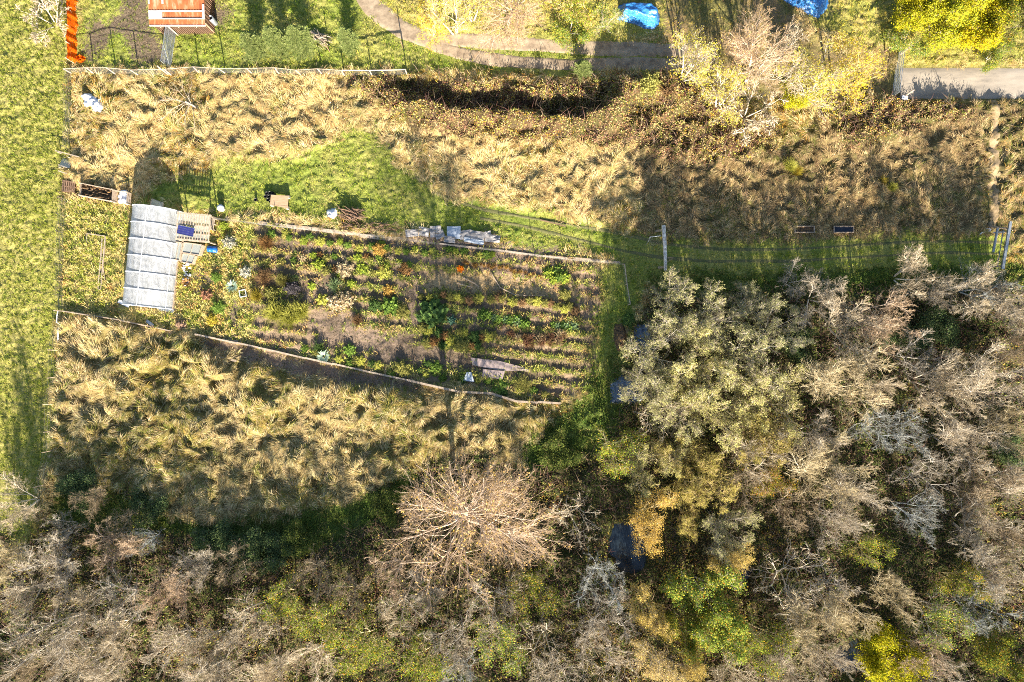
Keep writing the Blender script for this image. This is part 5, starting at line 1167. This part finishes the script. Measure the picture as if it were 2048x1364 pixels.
# log bundle and stick piles
def sticks(name, label, px, py, n, L_, r0, ang, spread, mat, hh, cat):
    r = random.Random(n+px); e = MB(); c = W(px, py)
    for i in range(n):
        a = ang+r.gauss(0, .35); l = L_*r.uniform(.5, 1.1); x = c.x+r.uniform(-1, 1)*spread[0]; y = c.y+r.uniform(-1, 1)*spread[1]; z = h1(*PX(x, y))+r.uniform(.05, hh); d = Vector((math.cos(a), math.sin(a), r.uniform(-.12, .12)))*l/2; k = Vector((r.uniform(-.1, .1), r.uniform(-.1, .1), .06))
        e.tube([Vector((x, y, z))-d, Vector((x, y, z))+k, Vector((x, y, z))+d], [r0*r.uniform(.7, 1.2), r0, r0*.5], 5)
    return tag(e.build(name, M[mat], None, c), label, cat)
sticks('log_bundle', 'bundle of short split logs standing at the end of the low board', 365, 648, 16, .95, .09, 1.45, (.45, .12), 'wood_dark', .4, 'logs')
sticks('stick_pile', 'heap of reddish brown sticks north of the garden fence', 708, 430, 70, 1.5, .035, -.35, (1.0, .5), 'wood_dark', .6, 'stick pile')
sticks('stick_pile', 'long thin pale poles piled beside the fir saplings', 641, 80, 34, 2.0, .035, -.45, (.5, .45), 'wood_pale', .4, 'stick pile')
sticks('bark_strip', 'loose brown bark and split wood spread along the fence', 740, 455, 80, .8, .03, -.15, (2.6, .45), 'wood_dark', .12, 'bark')
p = W(664, 427); drape('plastic_sheet', 'crumpled white bag at the left end of the brown stick heap', [(656, 421), (672, 418), (675, 430), (668, 437), (656, 434)], .4, 'white', 'bag', .5, seed=9)
sticks('rock_heap', 'pale broken stones and rubble heaped against the right side of the greenhouse', 374, 545, 26, .3, .09, 0, (.35, 1.3), 'white', .12, 'rubble')
# fallen bare sapling in the dry grass
def fallen():
    r = random.Random(8); b = W(402, 222); m = MB(); tips = [(352, 172), (340, 200), (326, 205), (330, 245), (360, 250), (378, 258), (395, 262), (372, 180), (386, 178), (362, 228)]
    e = empty('fallen_sapling', b, 'bleached fallen sapling with fanned branches in the top left dry grass', 'branch')
    hub = W(378, 208)+Vector((0, 0, .8)); MB().tube([b+Vector((0, 0, .1)), W(390, 214)+Vector((0, 0, .6)), hub], [.09, .08, .06], 7).build('trunk', M['wood_pale'], e)
    for x, y in tips:
        t = W(x, y)+Vector((0, 0, r.uniform(.5, 1.1))); st = hub.lerp(W(396, 218)+Vector((0, 0, .4)), r.random()*.7); k = st.lerp(t, .5)+Vector((r.uniform(-.2, .2), r.uniform(-.2, .2), .25)); m.tube([st, k, t], [.035, .026, .012], 5)
        for _ in range(5):
            s = k.lerp(t, r.random()); m.tube([s, s+(t-st).normalized()*r.uniform(.3, .7)+Vector((r.uniform(-.4, .4), r.uniform(-.4, .4), .1))], [.014, .007], 4)
    m.build('branch', M['wood_pale'], e)
fallen()
# ---------------------------------------------------------------- planter boxes, gateways
for x, lb_ in ((1605, 'pale framed planter box at the edge of the rough grass, left of the two'), (1683, 'darker planter box at the edge of the rough grass, right of the two')):
    p = W(x, 460); e = empty('planter_box', p, lb_, 'planter', 'planter boxes by the grass track')
    mt = 'wood_pale' if x < 1650 else 'wood'
    for dx, dy, a, b in ((0, .30, 1.98, .06), (0, -.30, 1.98, .06), (-.96, 0, .06, .54), (.96, 0, .06, .54)): MB().box(p+Vector((dx, dy, 0)), a, b, .55).build('side', M[mt], e)
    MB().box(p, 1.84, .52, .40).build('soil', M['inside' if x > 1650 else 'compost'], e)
b = W(1316, 538); e = empty('log_gateway', b, 'gateway of a mottled birch log on posts across the grass track', 'gateway')
A_ = W(1327, 451, 3.0); B_ = W(1331, 541, 3.0); Pn = W(1312, 462); Ps = W(1317, 535)
MB().tube([A_, A_.lerp(B_, .33)+Vector((.03, 0, .03)), A_.lerp(B_, .66)+Vector((.05, 0, 0)), B_], [.20, .185, .17, .15], 12).build('top_log', mat_hard('birch_bark', (.74, .70, .64), (.24, .20, .17), 7, .8, bump=.4, spec=.2, stretch=(1, .6, 1)), e, smooth=True)
for q, t in ((Pn, A_.lerp(B_, .1)), (Ps, A_.lerp(B_, .93))): MB().tube([q, Vector((q.x, q.y, 0)).lerp(t, .5), t-Vector((0, 0, .12))], [.12, .1, .09], 8).build('post', M['wood'], e)
m = MB(); s = A_.lerp(B_, .22)-Vector((0, 0, .2)); k = W(1297, 482, 1.6); m.tube([s+Vector((-.25, 0, 0)), W(1300, 474, 2.2), k], [.05, .045, .04], 7); m.tube([k, W(1292, 489, 1.0)], .03, 6); m.build('bracket', M['galv'], e)
m = MB(); k2 = W(1348, 515, 1.4); m.tube([A_.lerp(B_, .72)-Vector((0, 0, .15)), k2, A_.lerp(B_, .84)-Vector((0, 0, .3))], [.04, .035, .03], 6); m.build('brace', M['wood'], e)
b = W(1986, 466); e = empty('metal_gateway', b, 'tall pale blue metal goal frame standing over the grass track near the right edge', 'gateway')
A_ = W(2021, 443, 3.2); B_ = W(2005, 538, 3.2); q0 = W(1975, 452); q1 = W(1966, 536)
MB().beam(A_, B_, .24, .18).build('top_bar', M['galv'], e)
MB().beam(A_.lerp(B_, .1)-Vector((.5, 0, .9)), A_.lerp(B_, .62)-Vector((.55, 0, .9)), .2, .12).build('lower_bar', M['galv'], e)
MB().beam(A_.lerp(B_, .17)-Vector((.27, 0, .4)), A_.lerp(B_, .95)-Vector((.25, 0, .4)), .07, .07).build('middle_bar', M['galv'], e)
MB().tube([q0, A_.lerp(B_, .15)-Vector((0, 0, .08))], [.10, .08], 8).build('post', M['wood'], e); MB().tube([q1, A_.lerp(B_, .93)-Vector((0, 0, .08))], [.10, .08], 8).build('post', M['wood'], e)
MB().beam(W(1987, 465, 1.9), W(2010, 464, 2.6), .1, .08).build('strut', M['galv'], e)
pts = [W(1953, 470), W(1958, 466), W(1966, 465), W(1966, 460), W(1963, 458)]; pts2 = [W(1966, 465), W(1973, 463), W(1975, 460), W(1970, 459), W(1966, 459)]
m = MB().tube([p+Vector((0, 0, .5)) for p in pts], .05, 6).tube([p+Vector((0, 0, .5)) for p in pts2], .05, 6); tag(m.build('bent_pipe', M['white'], None, W(1960, 465)), 'looped white pipe left of the pale metal gateway', 'pipe')
# thin shadow posts along the north garden fence line and odd stakes
for i, (x, y, h) in enumerate(((806, 95, 1.6), (660, 104, 1.5), (478, 672, 1.0), (836, 775, 1.2))):
    b = W(x, y); b.z = h1(x, y); lb_ = ('lone dark stake on the lawn where the dirt track bends', 'dark stake right of the pale pole pile', 'stake at the west end of the dug garden strip', 'rusty stake at the east end of the dug strip')[i]
    tag(MB().tube([b, b+Vector((0, 0, h))], .05, 7).build('stake', M['wood_dark'], None, b), lb_, 'stake')

# ---------------------------------------------------------------- garden plants one by one
def bush_mesh(key, seed, n, ls, kind='leaf', mat='lf_green'):
    r = np.random.default_rng(seed)
    if kind == 'leaf':
        d = unit(r.normal(size=(n, 3))); d[:, 2] = np.abs(d[:, 2]); rad = r.uniform(.45, 1, n)**.6*(.75+.5*r.random(n)*np.sin(3*np.arctan2(d[:, 1], d[:, 0])+seed)**2)
        c = d*rad[:, None]*np.array([1, 1, 1.0]); V, F, _ = leafquads(c, r.uniform(.6, 1.4, n)*ls, None, .5)
    elif kind == 'fan':      # rosette of arching strap leaves
        th = r.uniform(0, 6.28, n); L_ = r.uniform(.6, 1.05, n); a = r.uniform(.35, 1.25, n); P = []
        for f in (0, .4, .75, 1.0):
            rr = L_*f*np.cos(a*(1-.4*f)); P.append(np.stack([np.cos(th)*rr, np.sin(th)*rr, L_*f*np.sin(a)*(1.15-.55*f)], 1))
        s = np.stack([-np.sin(th), np.cos(th), th*0], 1)*ls; wd = (.35, 1, .8, .1)
        V = np.stack([q for p, w_ in zip(P, wd) for q in (p-s*w_, p+s*w_)], 1).reshape(-1, 3); b = np.arange(n)[:, None]*8
        F = np.concatenate([b+np.array([[2*i, 2*i+1, 2*i+3, 2*i+2]]) for i in range(3)])
    else:                    # fine upright or leaning stems
        th = r.uniform(0, 6.28, n); L_ = r.uniform(.5, 1.1, n); a = r.uniform(.5, 1.45, n); p0 = np.stack([r.normal(0, .16, n), r.normal(0, .16, n), np.zeros(n)], 1)
        d = np.stack([np.cos(th)*np.cos(a), np.sin(th)*np.cos(a), np.sin(a)], 1); P = np.stack([p0, p0+d*(L_*.55)[:, None], p0+d*L_[:, None]+np.stack([np.cos(th)*.12, np.sin(th)*.12, th*0-.05], 1)], 1)
        V, F = tubes(P, np.tile(np.array([1, .8, .4])*ls, (n, 1)), 3)
    return mesh(key, V, F, M[mat])
M['lf_plant'] = mat_island('plant_leaves', [(0, (.55, .55, .55)), (.5, (1, 1, 1)), (1, (.75, .72, .6))], .3)
BM = {'dome': bush_mesh('leafy_dome', 1, 2200, .12, mat='lf_plant'), 'broad': bush_mesh('broad_leaves', 2, 420, .36, mat='lf_plant'), 'fan': bush_mesh('strap_rosette', 3, 60, .075, 'fan', 'lf_plant'), 'wisp': bush_mesh('fine_stems', 4, 900, .011, 'stem', 'lf_plant'), 'stalk': bush_mesh('bare_stalks', 5, 160, .02, 'stem', 'lf_plant'), 'low': bush_mesh('low_leaves', 6, 700, .2, mat='lf_plant')}
COLS = {'rust': (.30, .17, .07), 'pale': (.40, .52, .43), 'ygreen': (.46, .46, .10), 'amber': (.52, .33, .09), 'dgreen': (.10, .17, .05), 'green': (.16, .25, .05), 'lime': (.30, .37, .055), 'olive': (.28, .27, .08), 'beige': (.50, .40, .25), 'purple': (.10, .09, .10), 'brown': (.30, .19, .10), 'teal': (.10, .2, .14), 'red': (.32, .17, .11), 'orange': (.80, .25, .02), 'yellow': (.46, .38, .06), 'white': (.48, .47, .38), 'bgreen': (.20, .29, .14)}
PLANTS = [
(535, 487, 19, .9, 'wisp', 'rust', 'rust brown rounded bush at the north west of the beds'), (468, 572, 15, .8, 'fan', 'pale', 'spiky pale blue green rosette left of the white crate'), (650, 712, 16, .9, 'fan', 'pale', 'spiky pale blue green rosette on the plank edging'),
(461, 486, 15, .7, 'low', 'white', 'whitish leaved plant right of the blue barrel'), (493, 545, 13, .6, 'low', 'white', 'silvery flowering plant above the white crate'), (450, 452, 12, .6, 'dome', 'lime', 'lime plant by the slatted pallet corner'), (376, 565, 13, .8, 'fan', 'rust', 'rust red strap leaved clump beside the greenhouse'),
(552, 625, 26, 1.1, 'wisp', 'ygreen', 'left tuft of the large yellow green feathery clump'), (582, 634, 30, 1.2, 'wisp', 'ygreen', 'middle and largest tuft of the yellow green feathery clump'), (604, 622, 22, 1.1, 'wisp', 'ygreen', 'right tuft of the yellow green feathery clump'),
(515, 592, 16, .9, 'wisp', 'yellow', 'mustard yellow bush right of the white crate'), (545, 588, 17, .9, 'dome', 'olive', 'yellow green bush between the mustard one and the purple one'), (530, 555, 19, .9, 'wisp', 'brown', 'dull brown bush above the mustard yellow one'), (588, 578, 17, 1.2, 'dome', 'purple', 'nearly black purple bush in the west beds'),
(568, 560, 16, 1.0, 'wisp', 'olive', 'olive wispy bush left of the purple one'), (672, 606, 20, .8, 'low', 'beige', 'left of two beige seed head clumps'), (695, 600, 20, .8, 'low', 'beige', 'right of two beige seed head clumps'), (646, 600, 14, .7, 'low', 'ygreen', 'bright green and yellow plant left of the beige clumps'), (705, 568, 10, .6, 'low', 'lime', 'small lime plant at the end of the dark stalks'),
(672, 570, 18, 1.3, 'stalk', 'bgreen', 'dark upright stalks left of the lime plant'), (625, 572, 9, .5, 'low', 'lime', 'small yellow lime plant on the bare bed'), (782, 613, 20, .8, 'broad', 'green', 'bluish green large leaved plant in the middle beds'), (752, 612, 15, .7, 'dome', 'dgreen', 'dull dark plant left of the large leaved one'), (806, 622, 15, .7, 'dome', 'olive', 'olive plant right of the large leaved one'),
(867, 626, 31, 1.0, 'broad', 'dgreen', 'big dark green dome of leaves in the middle of the garden'), (904, 641, 11, .5, 'low', 'teal', 'small teal cabbage right of the big dark dome'), (779, 581, 14, .6, 'low', 'amber', 'amber feathery plant above the large leaved one'), (716, 641, 13, .9, 'wisp', 'brown', 'brown wispy ball at the north edge of the dug bed'), (921, 538, 8, .5, 'low', 'orange', 'orange flowering clump on the north beds'),
(760, 500, 15, .6, 'dome', 'amber', 'amber bush in the second north row'), (812, 540, 14, .6, 'low', 'rust', 'rusty plant at the end of the second row'), (725, 537, 15, .5, 'low', 'lime', 'lime leafy plant in the third row'), (770, 545, 17, .5, 'low', 'ygreen', 'yellow green leafy plant in the third row'), (690, 540, 19, .6, 'low', 'beige', 'pale spent plant in the third row'), (640, 530, 15, .6, 'low', 'lime', 'bright leafy plant left of the pale spent one'),
(722, 722, 13, .6, 'dome', 'ygreen', 'yellow green bush under the west end of the felt beds'), (805, 737, 18, .6, 'dome', 'olive', 'olive bush above the concrete block'), (872, 738, 16, .4, 'dome', 'green', 'bright green mat left of the trapezoid sheet'), (856, 728, 9, .4, 'dome', 'dgreen', 'dark tuft left of the bright green mat'), (640, 695, 15, .8, 'stalk', 'dgreen', 'dark leaved plant above the edging rosette'),
(700, 700, 14, .5, 'low', 'green', 'green plant by the west end of the dug bed'), (1045, 770, 22, .5, 'wisp', 'olive', 'straw olive clump on the south beds'), (1000, 775, 20, .4, 'low', 'green', 'green weedy clump above the driftwood edging'), (1130, 590, 14, .6, 'dome', 'olive', 'olive bush at the east end of the straw bed'), (435, 555, 12, .6, 'dome', 'green', 'green bush between greenhouse and white crate'), (415, 590, 14, .6, 'low', 'red', 'reddish leaved plant south of the cold frames'), (440, 615, 16, .7, 'dome', 'green', 'large green bush south of the pale rosette'), (425, 640, 14, .6, 'dome', 'yellow', 'yellowish bush near the log bundle'), (1258, 640, 16, .5, 'dome', 'dgreen', 'dark green bush between the leaf heap and the sage trees'), (1065, 205, 22, 1.2, 'stalk', 'brown', 'brown stalks in the shadowed ditch'), (1290, 185, 24, 1.4, 'dome', 'olive', 'olive yellow crown on the bramble mound'), (1572, 336, 17, .9, 'wisp', 'ygreen', 'left tuft of the yellow green broom in the shaded rough grass'), (1590, 344, 14, .8, 'wisp', 'yellow', 'right tuft of the yellow green broom in the shaded rough grass'), (1760, 365, 11, .7, 'wisp', 'yellow', 'small yellow broom tuft in the brown grass'), (1775, 378, 12, .7, 'wisp', 'ygreen', 'small green broom tuft in the brown grass'),
(1325, 200, 20, 1.3, 'stalk', 'brown', 'tangle of brown canes on the bramble mound')]
prng = random.Random(11)
def plant(px, py, r, h, kind, col, label, group=None, name='garden_plant', cat='plant', jit=0):
    p = W(px, py); o = link(name, BM[kind]); o.location = (p.x, p.y, h1(px, py)-.02); s = r*MPP; o.scale = (s*prng.uniform(.95, 1.1), s*prng.uniform(.9, 1.05), h/(1.0 if kind != 'fan' else .8)); o.rotation_euler = (0, 0, prng.uniform(0, 6.28))
    c = COLS[col]; j = prng.uniform(.88, 1.15); o.color = (c[0]*1.1*j, c[1]*1.1*j, c[2]*1.1*j, 1); return tag(o, label, cat, group)
for a in PLANTS: plant(*a)
def row(name, label, group, pts, n, r, h, kind, cols, cat='plant', jit=4):
    P = along(pts, .2)
    for i in range(n):
        q = P[int((i+.5)/n*(len(P)-1))]; x, y = PX(q.x, q.y)
        plant(x+prng.uniform(-jit, jit), y+prng.uniform(-jit, jit), r*prng.uniform(.8, 1.2), h*prng.uniform(.8, 1.2), kind, cols[i % len(cols)], label, group, name, cat)
row('leafy_crop', 'glossy green leafy crop plant in the row right of the dark dome', 'leafy crop row', [(966, 628), (1000, 640), (1058, 646)], 11, 11, .5, 'broad', ['green', 'green', 'bgreen'])
row('leafy_crop', 'glossy green leafy crop plant in the short row beside the east grass', 'short leafy crop row', [(1108, 648), (1150, 655)], 6, 10, .45, 'broad', ['green', 'bgreen'])
row('leafy_crop', 'bright green leafy plant in the patch under the north fence end', 'bright leafy patch', [(1090, 548), (1112, 545), (1132, 556), (1100, 558)], 8, 11, .45, 'broad', ['green', 'lime'])
row('fern_crop', 'olive ferny plant in the long row below the straw bed', 'olive ferny row', [(840, 592), (960, 597), (1060, 606), (1160, 618)], 24, 10, .6, 'dome', ['olive', 'ygreen', 'olive', 'brown'], jit=5)
row('bean_crop', 'yellowing bean plant in the two rows under the dark dome', 'yellowing bean rows', [(840, 660), (915, 668), (985, 670), (960, 690), (850, 682)], 20, 12, .55, 'dome', ['olive', 'ygreen', 'dgreen', 'rust', 'olive'], jit=6)
row('cane_crop', 'reddish bare stem clump in the patch below the leafy row', 'reddish stem patch', [(1020, 668), (1070, 676), (1130, 672), (1110, 690), (1040, 688)], 16, 12, .7, 'stalk', ['red', 'beige', 'brown'], jit=6)
row('stubble_crop', 'golden stubble clump in the thin row above the straw bed', 'golden stubble row', [(930, 528), (1000, 535), (1080, 552)], 20, 6, .4, 'stalk', ['rust', 'amber'], jit=3)
row('herb_clump', 'green clump in the grassy first row behind the north fence', 'green clumps of the first row', [(540, 470), (620, 478), (700, 490), (820, 500), (1000, 512)], 24, 10, .35, 'dome', ['green', 'ygreen', 'green', 'lime'], jit=7)
row('bed_plant', 'mixed low plant in the second and third bed rows', 'mixed bed row plants', [(560, 525), (640, 518), (740, 520), (830, 530), (760, 540), (640, 545)], 26, 9, .4, 'low', ['olive', 'green', 'beige', 'lime', 'rust'], jit=9)
row('edge_plant', 'low green plant along the inside of the plank edging', 'plants along the plank edging', [(600, 700), (690, 722), (760, 738), (900, 755), (980, 770), (1100, 790)], 22, 10, .4, 'dome', ['green', 'olive', 'dgreen', 'ygreen'], jit=9)
